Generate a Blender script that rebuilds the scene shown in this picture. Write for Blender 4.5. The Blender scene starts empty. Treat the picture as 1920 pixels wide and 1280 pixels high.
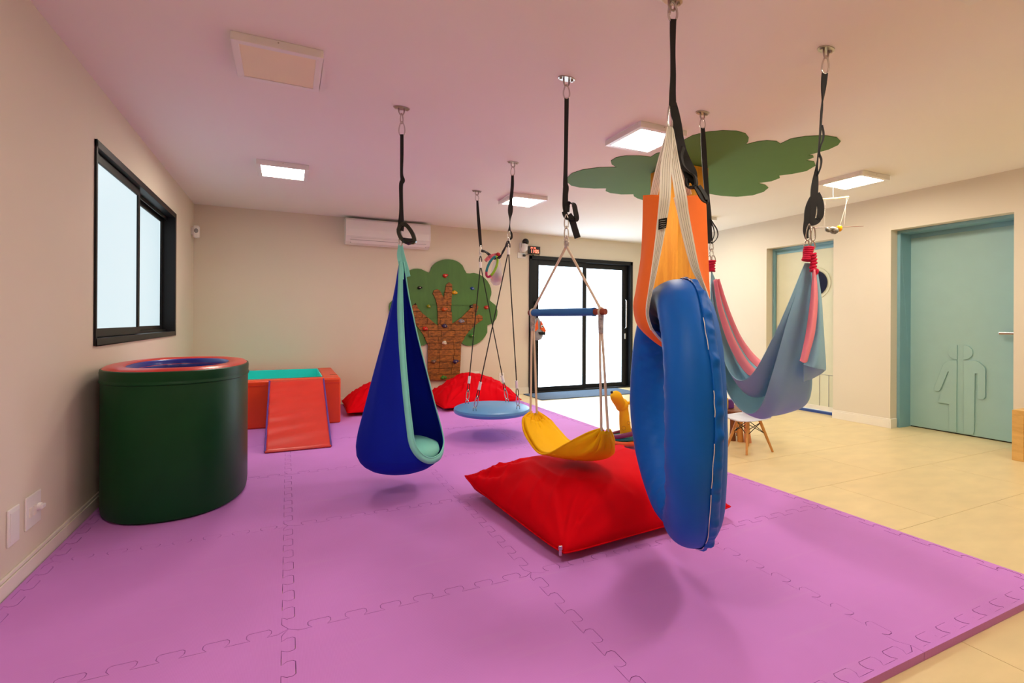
import bpy, bmesh, math, random
from math import sin, cos, pi, sqrt, atan2, radians
from mathutils import Vector, noise
from mathutils.geometry import tessellate_polygon

S = bpy.context.scene
COL = S.collection
random.seed(7)

# ------------------------------------------------------------------ camera
F_PX, CY = 918.736, 601.73                       # focal length and principal row for the 1920x1280 frame
CAM = Vector((0, 0, 1.1635))
RT = Vector((0.90922075, -0.41628338, 0.00507781))
UP = Vector((-0.00500517, 0.00126583, 0.99998667))
FW = Vector((0.41628426, 0.90923405, 0.00093265))
cd = bpy.data.cameras.new('camera'); co = bpy.data.objects.new('camera', cd); COL.objects.link(co)
from mathutils import Matrix
m = Matrix.Identity(4)
for i in range(3):
    m[i][0], m[i][1], m[i][2], m[i][3] = RT[i], UP[i], -FW[i], CAM[i]
co.matrix_world = m
cd.sensor_width = 36; cd.lens = F_PX / 1920 * 36; cd.shift_y = -(640 - CY) / 1920; cd.clip_start = 0.02
S.camera = co

# ------------------------------------------------------------------ light and exposure
W = bpy.data.worlds.new('sky'); S.world = W; W.use_nodes = True
W.node_tree.nodes['Background'].inputs[0].default_value = (0.75, 0.87, 1.0, 1)
W.node_tree.nodes['Background'].inputs[1].default_value = 1.0
S.view_settings.view_transform = 'Standard'; S.view_settings.look = 'None'
S.view_settings.exposure = 1.0; S.view_settings.gamma = 1.0; S.view_settings.use_curve_mapping = False
LAMP_COLOR, LAMP_POWER = (1.0, 0.89, 0.73), 25.0
DAY_COLOR = (0.74, 0.93, 1.0)
DAY_SIDE, DAY_DOOR = 0.42, 3.0
S.cycles.max_bounces = 8; S.cycles.diffuse_bounces = 5; S.cycles.glossy_bounces = 3
S.cycles.use_denoising = True; S.cycles.sample_clamp_indirect = 6.0; S.cycles.caustics_reflective = False; S.cycles.caustics_refractive = False

# room: x -1.056 .. 6.093, back wall y 7.11, ceiling 2.59
XL, XR, YB, YF, ZC = -1.056, 6.093, 7.11, -2.2, 2.59

# ------------------------------------------------------------------ survey helpers (turn a measured sight line + distance into a room point)
def ray(px, py): return FW * F_PX + RT * (px - 960) + UP * (CY - py)
def at(px, py, d): return CAM + ray(px, py) * (d / F_PX)
def on(px, py, ax, v):
    r = ray(px, py); t = (v - CAM[ax]) / r[ax]; return CAM + r * t

# ------------------------------------------------------------------ materials
def lin(c):
    return tuple(((x / 255) / 12.92 if x / 255 <= 0.04045 else ((x / 255 + 0.055) / 1.055) ** 2.4) for x in c)
MATS = {}
def mat(name, rgb, rough=0.6, metal=0.0, var=0.06, scale=6.0, bump=0.0, bscale=60.0, bdist=0.002, coat=0.0, spec=0.5, sheen=0.0, stretch=(1, 1, 1), emit=None, estr=0.0):
    if name in MATS: return MATS[name]
    M = bpy.data.materials.new(name); M.use_nodes = True; nt = M.node_tree; N = nt.nodes; L = nt.links
    b = N['Principled BSDF']; c = lin(rgb)
    tc = N.new('ShaderNodeTexCoord'); mp = N.new('ShaderNodeMapping'); mp.inputs['Scale'].default_value = stretch
    L.new(tc.outputs['Object'], mp.inputs['Vector'])
    nz = N.new('ShaderNodeTexNoise'); nz.inputs['Scale'].default_value = scale; nz.inputs['Detail'].default_value = 5
    L.new(mp.outputs[0], nz.inputs['Vector'])
    rp = N.new('ShaderNodeValToRGB'); rp.color_ramp.elements[0].position = 0.3; rp.color_ramp.elements[1].position = 0.7
    rp.color_ramp.elements[0].color = tuple(max(0, x * (1 - var)) for x in c) + (1,)
    rp.color_ramp.elements[1].color = tuple(min(1, x * (1 + var)) for x in c) + (1,)
    L.new(nz.outputs['Fac'], rp.inputs[0]); L.new(rp.outputs[0], b.inputs['Base Color'])
    b.inputs['Roughness'].default_value = rough; b.inputs['Metallic'].default_value = metal
    b.inputs['Specular IOR Level'].default_value = spec
    b.inputs['Coat Weight'].default_value = coat; b.inputs['Sheen Weight'].default_value = sheen
    if bump:
        n2 = N.new('ShaderNodeTexNoise'); n2.inputs['Scale'].default_value = bscale; n2.inputs['Detail'].default_value = 4
        L.new(mp.outputs[0], n2.inputs['Vector'])
        bp = N.new('ShaderNodeBump'); bp.inputs['Strength'].default_value = bump; bp.inputs['Distance'].default_value = bdist
        L.new(n2.outputs['Fac'], bp.inputs['Height']); L.new(bp.outputs[0], b.inputs['Normal'])
    if emit:
        b.inputs['Emission Color'].default_value = tuple(emit) + (1,); b.inputs['Emission Strength'].default_value = estr
    MATS[name] = M; return M

def wood(name, a, b_, scale=3.0, stretch=(6, 6, .5), rough=0.45):
    M = bpy.data.materials.new(name); M.use_nodes = True; nt = M.node_tree; N = nt.nodes; L = nt.links
    p = N['Principled BSDF']; tc = N.new('ShaderNodeTexCoord'); mp = N.new('ShaderNodeMapping')
    mp.inputs['Scale'].default_value = stretch; L.new(tc.outputs['Object'], mp.inputs[0])
    nz = N.new('ShaderNodeTexNoise'); nz.inputs['Scale'].default_value = scale; nz.inputs['Detail'].default_value = 8; nz.inputs['Distortion'].default_value = 1.2
    L.new(mp.outputs[0], nz.inputs['Vector'])
    n2 = N.new('ShaderNodeTexNoise'); n2.inputs['Scale'].default_value = scale * 14; n2.inputs['Detail'].default_value = 3
    L.new(mp.outputs[0], n2.inputs['Vector'])
    mx = N.new('ShaderNodeMath'); mx.operation = 'MULTIPLY_ADD'; mx.inputs[1].default_value = 0.35; L.new(n2.outputs['Fac'], mx.inputs[0]); L.new(nz.outputs['Fac'], mx.inputs[2])
    rp = N.new('ShaderNodeValToRGB'); rp.color_ramp.elements[0].position = 0.45; rp.color_ramp.elements[1].position = 0.85
    rp.color_ramp.elements[0].color = lin(a) + (1,); rp.color_ramp.elements[1].color = lin(b_) + (1,)
    L.new(mx.outputs[0], rp.inputs[0]); L.new(rp.outputs[0], p.inputs['Base Color']); p.inputs['Roughness'].default_value = rough
    bp = N.new('ShaderNodeBump'); bp.inputs['Strength'].default_value = 0.2; bp.inputs['Distance'].default_value = 0.001
    L.new(mx.outputs[0], bp.inputs['Height']); L.new(bp.outputs[0], p.inputs['Normal'])
    MATS[name] = M; return M

def emitter(name, col, st, base=(.8, .8, .8)):
    M = bpy.data.materials.new(name); M.use_nodes = True
    b = M.node_tree.nodes['Principled BSDF']; b.inputs['Base Color'].default_value = tuple(base) + (1,)
    b.inputs['Emission Color'].default_value = tuple(col) + (1,); b.inputs['Emission Strength'].default_value = st
    b.inputs['Roughness'].default_value = 0.4
    return M

def mat_foam():
    M = mat('purple_foam', (204, 133, 220), rough=0.75, var=0.06, scale=1.3, spec=0.25)
    N = M.node_tree.nodes; L = M.node_tree.links; b = N['Principled BSDF']
    geo = N.new('ShaderNodeNewGeometry')
    bps = []
    sep = N.new('ShaderNodeSeparateXYZ'); L.new(geo.outputs['Position'], sep.inputs[0])
    def wave(src, k):
        a = N.new('ShaderNodeMath'); a.operation = 'MULTIPLY'; a.inputs[1].default_value = k; L.new(src, a.inputs[0])
        s = N.new('ShaderNodeMath'); s.operation = 'SINE'; L.new(a.outputs[0], s.inputs[0]); return s
    ad = N.new('ShaderNodeMath'); ad.operation = 'ADD'; sb = N.new('ShaderNodeMath'); sb.operation = 'SUBTRACT'
    L.new(sep.outputs[0], ad.inputs[0]); L.new(sep.outputs[1], ad.inputs[1]); L.new(sep.outputs[0], sb.inputs[0]); L.new(sep.outputs[1], sb.inputs[1])
    w1 = wave(ad.outputs[0], 700); w2 = wave(sb.outputs[0], 700)
    mu = N.new('ShaderNodeMath'); mu.operation = 'MULTIPLY'; L.new(w1.outputs[0], mu.inputs[0]); L.new(w2.outputs[0], mu.inputs[1])
    bp = N.new('ShaderNodeBump'); bp.inputs['Strength'].default_value = 0.12; bp.inputs['Distance'].default_value = 0.001
    L.new(mu.outputs[0], bp.inputs['Height'])
    nz = N.new('ShaderNodeTexNoise'); nz.inputs['Scale'].default_value = 2.2; L.new(geo.outputs['Position'], nz.inputs['Vector'])
    b2 = N.new('ShaderNodeBump'); b2.inputs['Strength'].default_value = 0.35; b2.inputs['Distance'].default_value = 0.02
    L.new(nz.outputs['Fac'], b2.inputs['Height']); L.new(bp.outputs[0], b2.inputs['Normal']); L.new(b2.outputs[0], b.inputs['Normal'])
    # dusty scuffs
    mp = N.new('ShaderNodeMapping'); mp.inputs['Rotation'].default_value = (0, 0, 0.6); mp.inputs['Scale'].default_value = (1.0, 12, 1)
    L.new(geo.outputs['Position'], mp.inputs[0])
    n3 = N.new('ShaderNodeTexNoise'); n3.inputs['Scale'].default_value = 1.6; n3.inputs['Detail'].default_value = 8; L.new(mp.outputs[0], n3.inputs['Vector'])
    r3 = N.new('ShaderNodeMapRange'); r3.inputs['From Min'].default_value = 0.58; r3.inputs['From Max'].default_value = 0.9; r3.inputs['To Max'].default_value = 0.2
    L.new(n3.outputs['Fac'], r3.inputs[0])
    mx = N.new('ShaderNodeMix'); mx.data_type = 'RGBA'; old = b.inputs['Base Color'].links[0].from_socket
    L.new(r3.outputs[0], mx.inputs['Factor']); L.new(old, mx.inputs[6]); mx.inputs[7].default_value = lin((214, 176, 214)) + (1,)
    L.new(mx.outputs[2], b.inputs['Base Color'])
    return M

M_WALL = mat('wall_paint', (222, 213, 194), rough=0.85, var=0.025, scale=0.8, bump=0.08, bscale=180, bdist=0.001)
M_CEIL = mat('ceiling_paint', (240, 236, 230), rough=0.9, var=0.01, scale=1)
M_TRIM = mat('white_trim', (236, 230, 216), rough=0.45, var=0.02)
M_TILE = mat('beige_porcelain', (226, 204, 154), rough=0.36, var=0.06, scale=3.5, stretch=(1, 2.5, 1), spec=0.5)
M_GROUT = mat('grout', (178, 158, 112), rough=0.9)
M_FOAM = mat_foam()
M_FRAME = mat('black_aluminium', (17, 18, 21), rough=0.45, spec=0.3, var=0.05)
M_DARKGLASS = mat('dark_navy_glass', (26, 34, 58), rough=0.12)
M_BLUEFRAME = mat('blue_door_paint', (126, 172, 186), rough=0.5, var=0.02)
M_TEAL = mat('teal_door_laminate', (158, 196, 194), rough=0.45, var=0.02)
M_CREAM = mat('cream_door_laminate', (214, 214, 186), rough=0.5, var=0.02)
M_STEEL = mat('brushed_steel', (190, 188, 184), rough=0.25, metal=1.0)
M_CHROME = mat('zinc_plated_steel', (205, 200, 195), rough=0.22, metal=1.0)
M_OLDSTEEL = mat('dull_galvanised_steel', (190, 182, 174), rough=0.32, metal=1.0)
M_BLACK = mat('black_webbing', (22, 21, 22), rough=0.75, bump=0.4, bscale=400, bdist=0.001)
M_WHITEPL = mat('white_plastic', (238, 236, 232), rough=0.35, var=0.01)
M_GREYPL = mat('grey_plastic', (150, 150, 152), rough=0.4)
M_GREENV = mat('dark_green_vinyl', (2, 64, 28), spec=0.25, rough=0.42, var=0.08, bump=0.15, bscale=40, bdist=0.002)
M_REDV = mat('red_vinyl', (214, 52, 40), rough=0.3, var=0.05, bump=0.12, bscale=14, bdist=0.004)
M_NAVYV = mat('navy_vinyl', (22, 44, 150), rough=0.3, var=0.06)
M_ORANGEV = mat('orange_vinyl', (226, 66, 16), rough=0.38, var=0.05, bump=0.15, bscale=10, bdist=0.004)
M_TURQ = mat('turquoise_vinyl', (40, 228, 222), rough=0.4, var=0.04)
M_RED = mat('red_cotton', (214, 0, 20), rough=0.85, var=0.05, scale=4, bump=0.25, bscale=350, bdist=0.0006, spec=0.08)
M_BLUE = mat('royal_blue_cotton', (8, 34, 170), rough=0.85, var=0.06, bump=0.2, bscale=300, bdist=0.0006, spec=0.2)
M_AQUA = mat('aqua_cotton', (134, 226, 214), rough=0.85, var=0.06, bump=0.25, bscale=200, bdist=0.001)
M_TYREB = mat('shiny_blue_lycra', (0, 98, 198), rough=0.5, var=0.05, bump=0.25, bscale=5, bdist=0.02, spec=0.25)
M_THREAD = mat('white_thread', (232, 230, 225), rough=0.8)
M_ORANGEF = mat('orange_canvas', (255, 116, 0), rough=0.8, var=0.04, bump=0.2, bscale=300, bdist=0.0006)
M_WEB = mat('natural_webbing', (255, 250, 238), rough=0.85, var=0.05, bump=0.3, bscale=350, bdist=0.001)
M_ROPE = mat('cream_rope', (226, 210, 184), rough=0.85, bump=0.4, bscale=300, bdist=0.001)
M_YEL = mat('yellow_cotton', (246, 190, 2), rough=0.8, var=0.05, bump=0.3, bscale=30, bdist=0.004, spec=0.25)
M_FOAMBLUE = mat('blue_foam_cover', (34, 108, 180), rough=0.6, bump=0.2, bscale=60)
M_RODWOOD = mat('red_brown_wood', (150, 66, 40), rough=0.5, var=0.12, scale=14)
M_TAPE = mat('silver_patterned_tape', (176, 172, 166), rough=0.3, var=0.5, scale=60)
M_DISC = mat('blue_padded_vinyl', (84, 148, 206), rough=0.38, var=0.03)
M_HAM = mat('blue_jersey', (142, 190, 212), rough=0.85, var=0.04, sheen=0.1, spec=0.2)
M_PINK = mat('pink_jersey', (250, 150, 164), rough=0.85, var=0.04, spec=0.2)
M_CORD = mat('crimson_cord', (214, 12, 66), rough=0.8, bump=0.4, bscale=120)
M_LEAF = mat('painted_leaf_green', (70, 116, 50), rough=0.55, var=0.10, scale=3, stretch=(5, 1, 1))
M_CANOPY = mat('matt_leaf_green', (84, 126, 62), rough=0.8, var=0.02)
M_BARK = mat('scorched_bark_wood', (140, 82, 20), rough=0.6, var=0.55, scale=22, stretch=(1, 1, 2.2), bump=0.5, bscale=40, bdist=0.004)
M_BARKGAP = mat('burnt_bark_joint', (46, 24, 10), rough=0.9)
M_OAK = wood('golden_oak_veneer', (214, 136, 26), (238, 166, 48))
M_BEECH = wood('beech_wood', (196, 134, 66), (222, 164, 96), rough=0.4)
M_BENCH = wood('light_oak_board', (206, 160, 88), (228, 186, 112), stretch=(5, 1, 5))
M_DARKWOOD = wood('brown_stained_wood', (98, 50, 22), (134, 74, 36))
M_PEACH = mat('peach_wood', (214, 140, 100), rough=0.5, var=0.05)
M_CARPET = mat('blue_grey_carpet', (74, 92, 112), rough=0.95, var=0.35, scale=90, bump=0.6, bscale=250, bdist=0.004)
M_CAMBLACK = mat('gloss_black', (12, 12, 14), rough=0.15)
M_LED = emitter('red_led', (1.0, 0.06, 0.02), 2.5)
M_LAMP = emitter('lit_diffuser', LAMP_COLOR, LAMP_POWER)
M_OFFLAMP = mat('unlit_diffuser', (244, 232, 200), rough=0.35, var=0.01)
M_GLASS_SIDE = emitter('daylit_frosted_glass', DAY_COLOR, DAY_SIDE, (.12, .13, .13))
M_GLASS_DOOR = emitter('daylit_frosted_door_glass', (0.66, 0.84, 1.0), DAY_DOOR)
def flat(name, rgb, **k): return mat(name, rgb, **k)

# ------------------------------------------------------------------ mesh builder
class MB:
    def __init__(s): s.v = []; s.f = []
    def add(s, vs, fs):
        o = len(s.v); s.v += [Vector(p) for p in vs]; s.f += [tuple(o + i for i in f) for f in fs]; return s
    def box(s, x0, x1, y0, y1, z0, z1):
        return s.add([(x0, y0, z0), (x1, y0, z0), (x1, y1, z0), (x0, y1, z0), (x0, y0, z1), (x1, y0, z1), (x1, y1, z1), (x0, y1, z1)],
                     [(0, 3, 2, 1), (4, 5, 6, 7), (0, 1, 5, 4), (1, 2, 6, 5), (2, 3, 7, 6), (3, 0, 4, 7)])
    def tube(s, pts, r, n=8, closed=False, cap=True):
        pts = [Vector(p) for p in pts]; N = len(pts); rs = r if isinstance(r, (list, tuple)) else [r] * N
        prev = None; rings = []
        for i, p in enumerate(pts):
            if closed: t = pts[(i + 1) % N] - pts[i - 1]
            else: t = pts[min(i + 1, N - 1)] - pts[max(i - 1, 0)]
            t.normalize()
            if prev is None:
                a = Vector((0, 0, 1)) if abs(t.z) < 0.9 else Vector((1, 0, 0)); prev = t.cross(a).normalized()
            prev = (prev - t * prev.dot(t)).normalized(); q = t.cross(prev)
            rings.append([p + (prev * cos(2 * pi * k / n) + q * sin(2 * pi * k / n)) * rs[i] for k in range(n)])
        o = len(s.v)
        for rg in rings: s.v += rg
        for i in range(N if closed else N - 1):
            j = (i + 1) % N
            for k in range(n):
                k2 = (k + 1) % n; s.f.append((o + i * n + k, o + i * n + k2, o + j * n + k2, o + j * n + k))
        if cap and not closed:
            s.f.append(tuple(o + k for k in reversed(range(n)))); s.f.append(tuple(o + (N - 1) * n + k for k in range(n)))
        return s
    def cyl(s, a, b, r, r2=None, n=16): return s.tube([a, b], [r, r if r2 is None else r2], n)
    def lathe(s, prof, c, n=32, sx=1, sy=1):
        c = Vector(c); o = len(s.v); K = len(prof)
        for r, z in prof:
            for k in range(n): s.v.append(c + Vector((r * sx * cos(2 * pi * k / n), r * sy * sin(2 * pi * k / n), z)))
        for i in range(K - 1):
            for k in range(n):
                k2 = (k + 1) % n; s.f.append((o + i * n + k, o + i * n + k2, o + (i + 1) * n + k2, o + (i + 1) * n + k))
        if prof[0][0] > 1e-4: s.f.append(tuple(o + k for k in reversed(range(n))))
        if prof[-1][0] > 1e-4: s.f.append(tuple(o + (K - 1) * n + k for k in range(n)))
        return s
    def ball(s, c, r, n=16, sc=(1, 1, 1)):
        c = Vector(c); o = len(s.v); m = n // 2
        for i in range(m + 1):
            a = pi * i / m
            for k in range(n): s.v.append(c + Vector((r * sc[0] * sin(a) * cos(2 * pi * k / n), r * sc[1] * sin(a) * sin(2 * pi * k / n), -r * sc[2] * cos(a))))
        for i in range(m):
            for k in range(n):
                k2 = (k + 1) % n; s.f.append((o + i * n + k, o + i * n + k2, o + (i + 1) * n + k2, o + (i + 1) * n + k))
        return s
    def prism(s, poly, vec):
        vec = Vector(vec); P = [Vector(p) for p in poly]; n = len(P)
        tris = tessellate_polygon([P]); o = len(s.v); s.v += P + [p + vec for p in P]
        for t in tris:
            s.f.append((o + t[0], o + t[1], o + t[2])); s.f.append((o + n + t[2], o + n + t[1], o + n + t[0]))
        for i in range(n):
            j = (i + 1) % n; s.f.append((o + i, o + j, o + n + j, o + n + i))
        return s
    def grid(s, rows, closed_u=False, closed_v=False):
        o = len(s.v); R = len(rows); C = len(rows[0])
        for r in rows: s.v += [Vector(p) for p in r]
        for i in range(R if closed_v else R - 1):
            for k in range(C if closed_u else C - 1):
                i2, k2 = (i + 1) % R, (k + 1) % C
                s.f.append((o + i * C + k, o + i * C + k2, o + i2 * C + k2, o + i2 * C + k))
        return s
    def ribbon(s, pts, wdirs, w, t=0.003, sub=6):
        """flat webbing: path, a width direction per point (or one), width (or list), thickness"""
        pts = [Vector(p) for p in pts]
        if not isinstance(wdirs, list): wdirs = [Vector(wdirs)] * len(pts)
        ws = w if isinstance(w, (list, tuple)) else [w] * len(pts)
        P = smooth(pts, sub); D = smooth([Vector(d) for d in wdirs], sub); Wd = [x.x for x in smooth([Vector((a, 0, 0)) for a in ws], sub)]
        sec = []
        for i, p in enumerate(P):
            tg = (P[min(i + 1, len(P) - 1)] - P[max(i - 1, 0)]).normalized()
            d = D[i] - tg * D[i].dot(tg)
            d = d.normalized() if d.length > 1e-5 else Vector((1, 0, 0)); n = tg.cross(d).normalized()
            h = Wd[i] / 2
            sec.append([p + d * h + n * t / 2, p - d * h + n * t / 2, p - d * h - n * t / 2, p + d * h - n * t / 2])
        s.grid(sec, closed_u=True)
        o = len(s.v) - 4 * len(P); s.f.append((o + 3, o + 2, o + 1, o)); e = o + 4 * (len(P) - 1); s.f.append((e, e + 1, e + 2, e + 3))
        return s
    def build(s, name, material, parent=None, smooth_=False, bevel=0.0, solid=0.0, sub=0, kind=None):
        me = bpy.data.meshes.new(name)
        if parent is not None: off = parent_world(parent)
        else:
            xs = [p.x for p in s.v]; ys = [p.y for p in s.v]; zs = [p.z for p in s.v]
            off = Vector(((min(xs) + max(xs)) / 2, (min(ys) + max(ys)) / 2, min(zs)))
        o = bpy.data.objects.new(name, me); COL.objects.link(o)
        me.from_pydata([tuple(p - off) for p in s.v], [], s.f); me.update()
        bm = bmesh.new(); bm.from_mesh(me); bmesh.ops.remove_doubles(bm, verts=bm.verts, dist=1e-5)
        bmesh.ops.recalc_face_normals(bm, faces=bm.faces); bm.to_mesh(me); bm.free()
        me.materials.append(material)
        if parent is not None: o.parent = parent
        else: o.location = off
        if smooth_:
            for p in me.polygons: p.use_smooth = True
            if smooth_ == 'auto': me.set_sharp_from_angle(angle=radians(38))
        if solid:
            md = o.modifiers.new('s', 'SOLIDIFY'); md.thickness = solid; md.offset = 0
        if bevel:
            md = o.modifiers.new('b', 'BEVEL'); md.width = bevel; md.segments = 2; md.limit_method = 'ANGLE'; md.angle_limit = radians(35)
        if sub:
            md = o.modifiers.new('u', 'SUBSURF'); md.levels = sub; md.render_levels = sub
        if kind: o['kind'] = kind
        return o

def parent_world(p):
    v = Vector((0, 0, 0))
    while p is not None: v += p.location; p = p.parent
    return v
def smooth(pts, n=6, closed=False):
    P = [Vector(p) for p in pts]; out = []; N = len(P)
    for i in range(N if closed else N - 1):
        if closed: a, b, c, d = P[i - 1], P[i], P[(i + 1) % N], P[(i + 2) % N]
        else: a, b, c, d = P[max(i - 1, 0)], P[i], P[i + 1], P[min(i + 2, N - 1)]
        for k in range(n):
            t = k / n
            out.append(0.5 * ((2 * b) + (c - a) * t + (2 * a - 5 * b + 4 * c - d) * t * t + (3 * b - a - 3 * c + d) * t ** 3))
    if not closed: out.append(P[-1].copy())
    return out
def loft(curves, nu=8, nv=8):
    """smooth surface through a list of curves (all with the same number of points)"""
    C = [smooth(c, nu) for c in curves]; rows = list(zip(*C))
    return [smooth(list(r), nv) for r in rows]
def thing(name, label, cat, loc, group=None):
    o = bpy.data.objects.new(name, None); COL.objects.link(o); o.location = loc; o.empty_display_size = 0.1
    o['label'] = label; o['category'] = cat
    if group: o['group'] = group
    return o
def tag(o, label, cat, group=None):
    o['label'] = label; o['category'] = cat
    if group: o['group'] = group
    return o
def struct(o): o['kind'] = 'structure'; return o
def lab(o, label): o['label'] = label; return o
def fract(p, s=1.0): return noise.fractal(Vector(p) * s, 1.0, 2.0, 4)

# ================================================================== ROOM SHELL
T = 0.16
struct(MB().box(XL - T, XR + .5, YF - T, YB + T, ZC, ZC + .15).build('ceiling', M_CEIL))
# left wall round window_1 opening
WY0, WY1, WZ0, WZ1 = 3.705, 6.02, 1.004, 2.246
struct(MB().box(XL - T, XL, YF, WY0, 0, ZC).box(XL - T, XL, WY1, YB, 0, ZC).box(XL - T, XL, WY0, WY1, 0, WZ0).box(XL - T, XL, WY0, WY1, WZ1, ZC).build('wall_left', M_WALL))
DX0, DX1, DZ1 = 3.555, 5.625, 2.236
struct(MB().box(XL - T, DX0, YB, YB + T, 0, ZC).box(DX1, XR + .5, YB, YB + T, 0, ZC).box(DX0, DX1, YB, YB + T, DZ1, ZC).build('wall_back', M_WALL))
struct(MB().box(XL - T, XR + .5, YF - T, YF, 0, ZC).build('wall_front', M_WALL))
O1 = (3.83, 4.755); O2 = (2.185, 3.20); OZ = 2.20; RW = 0.5
struct(MB().box(XR, XR + RW, YF, O2[0], 0, ZC).box(XR, XR + RW, O2[1], O1[0], 0, ZC).box(XR, XR + RW, O1[1], YB, 0, ZC)
       .box(XR, XR + RW, O2[0], O2[1], OZ, ZC).box(XR, XR + RW, O1[0], O1[1], OZ, ZC).build('wall_right', M_WALL))

# floor: slab with grout colour and porcelain tiles in running bond as parts
floor = struct(MB().box(XL - T, XR + RW, YF - T, YB + T, -0.12, -0.004).build('floor', M_GROUT))
proto = {}
k = 0
y = 0.30 - 0.65 * 4
row = 0
while y < YB + T:
    x = 2.25 - 1.3 * 4 + (0.65 if (row % 2) else 0)
    while x < XR + RW:
        x0, x1 = max(x + .0012, XL), min(x + 1.3 - .0012, XR + RW - .01); y0, y1 = max(y + .0012, YF), min(y + .65 - .0012, YB)
        hidden = (x1 < 2.95 and y0 > 1.05 and y1 < 6.9)
        if x1 - x0 > .02 and y1 - y0 > .02 and not hidden:
            key = (round(x1 - x0, 3), round(y1 - y0, 3))
            if key not in proto:
                o = MB().box(x0, x1, y0, y1, -0.008, 0).build('floor_tile', M_TILE, floor); c = Vector(((x0 + x1) / 2, (y0 + y1) / 2, 0)) - floor.location
                for v in o.data.vertices: v.co -= c
                o.location = c; proto[key] = o
            else:
                o = proto[key].copy(); COL.objects.link(o); o.parent = floor; o.location = Vector(((x0 + x1) / 2, (y0 + y1) / 2, 0)) - floor.location
        x += 1.3
    y += .65; row += 1

# baseboards
def skirting(name, segs):
    b = MB()
    for x0, x1, y0, y1, ax in segs:
        b.box(x0, x1, y0, y1, 0, .088)
        if ax == 'x+': b.box(x0, x1 - .006, y0, y1, .088, .105)
        elif ax == 'x-': b.box(x0 + .006, x1, y0, y1, .088, .105)
        else: b.box(x0, x1, y0 + .006, y1, .088, .105)
    return struct(b.build(name, M_TRIM, bevel=.003))
skirting('baseboard_left', [(XL, XL + .016, YF, 3.284, 'x+'), (XL, XL + .016, 3.287, YB, 'x+')])
skirting('baseboard_back', [(XL, 1.8, YB - .016, YB, 'y'), (1.8, DX0, YB - .016, YB, 'y'), (DX1, XR, YB - .016, YB, 'y')])
skirting('baseboard_right', [(XR - .016, XR, YF, O2[0], 'x-'), (XR - .016, XR, O2[1], O1[0], 'x-'), (XR - .016, XR, O1[1], YB, 'x-')])
# skirting returns inside the near reveal
struct(MB().box(XR - .016, XR + .10, O2[1] - .016, O2[1], 0, .105).build('trim_1', M_TRIM, bevel=.003))

# window_1 : black sliding window with frosted panes
w = thing('window_1', 'x', 'x', (XL, (WY0 + WY1) / 2, WZ0)); del w['label'], w['category']; struct(w)
b = MB(); xo, xi = XL - .15, XL + .012; t = .045
b.box(xo, xi, WY0, WY0 + t * .55, WZ0, WZ1).box(xo, xi, WY1 - t, WY1, WZ0, WZ1).box(xo, xi, WY0, WY1, WZ0, WZ0 + t).box(xo, xi, WY0, WY1, WZ1 - t, WZ1)
b.build('frame', M_FRAME, w, bevel=.003)
MB().box(XL - .07, XL - .062, WY0, WY1, WZ0 + t, WZ0 + t + .02).box(XL - .07, XL - .062, WY0, WY1, WZ1 - t - .03, WZ1 - t).build('track_rail', M_FRAME, w)
def sash(parent, x, y0, y1, z0, z1, s, th, glass, stiles=None):
    sl, sr = stiles or (s, s)
    f = MB().box(x - th, x, y0, y0 + sl, z0, z1).box(x - th, x, y1 - sr, y1, z0, z1).box(x - th, x, y0 + sl, y1 - sr, z0, z0 + s).box(x - th, x, y0 + sl, y1 - sr, z1 - s, z1).build('sash', M_FRAME, parent, bevel=.003)
    MB().box(x - th * .6, x - th * .4, y0 + sl, y1 - sr, z0 + s, z1 - s).build('pane', glass, f)
sash(w, XL - .02, WY0 + .027, 4.80, WZ0 + .048, WZ1 - .048, .055, .03, M_GLASS_SIDE, (.03, .05))
sash(w, XL - .095, 4.77, WY1 - .048, WZ0 + .048, WZ1 - .048, .055, .03, M_GLASS_SIDE, (.03, .055))

# door_1 : black sliding door, back wall
d = thing('door_1', 'x', 'x', ((DX0 + DX1) / 2, YB, 0)); del d['label'], d['category']; struct(d)
ya, yb_ = YB - .02, YB + .14
MB().box(DX0, DX0 + .05, ya, yb_, 0, DZ1).box(DX1 - .05, DX1, ya, yb_, 0, DZ1).box(DX0, DX1, ya, yb_, DZ1 - .06, DZ1).box(DX0, DX1, ya, yb_, 0.0, .025).build('frame', M_FRAME, d, bevel=.004)
def leaf(x0, x1, yy, s0, s1):
    z0, z1 = .027, DZ1 - .062
    f = MB().box(x0, x0 + s0, yy, yy + .035, z0, z1).box(x1 - s1, x1, yy, yy + .035, z0, z1).box(x0 + s0, x1 - s1, yy, yy + .035, z0, z0 + .065).box(x0 + s0, x1 - s1, yy, yy + .035, z1 - .085, z1).build('door_leaf', M_FRAME, d, bevel=.003)
    MB().box(x0 + s0, x1 - s1, yy + .013, yy + .021, z0 + .065, z1 - .085).build('pane', M_GLASS_DOOR, f)
    return f
l1 = leaf(DX0 + .052, 4.66, YB + .005, .13, .075)
l2 = leaf(4.60, DX1 - .052, YB + .06, .08, .12)
lab(MB().box(DX0 + .10, DX0 + .135, YB - .03, YB + .004, 1.22, 1.50).build('handle', M_FRAME, l1, bevel=.006), 'black pull bar')
h = MB().tube([(DX1 - .115, YB + .055, 1.05), (DX1 - .115, YB + .01, 1.07), (DX1 - .115, YB + .01, 1.55), (DX1 - .115, YB + .055, 1.57)], .014, 8).build('handle', M_STEEL, l2); lab(h, 'slim silver pull handle')
lab(MB().box(DX1 - .125, DX1 - .095, YB + .045, YB + .061, .86, .96).build('lock', M_STEEL, l2, bevel=.004), 'silver lock plate')

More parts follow.
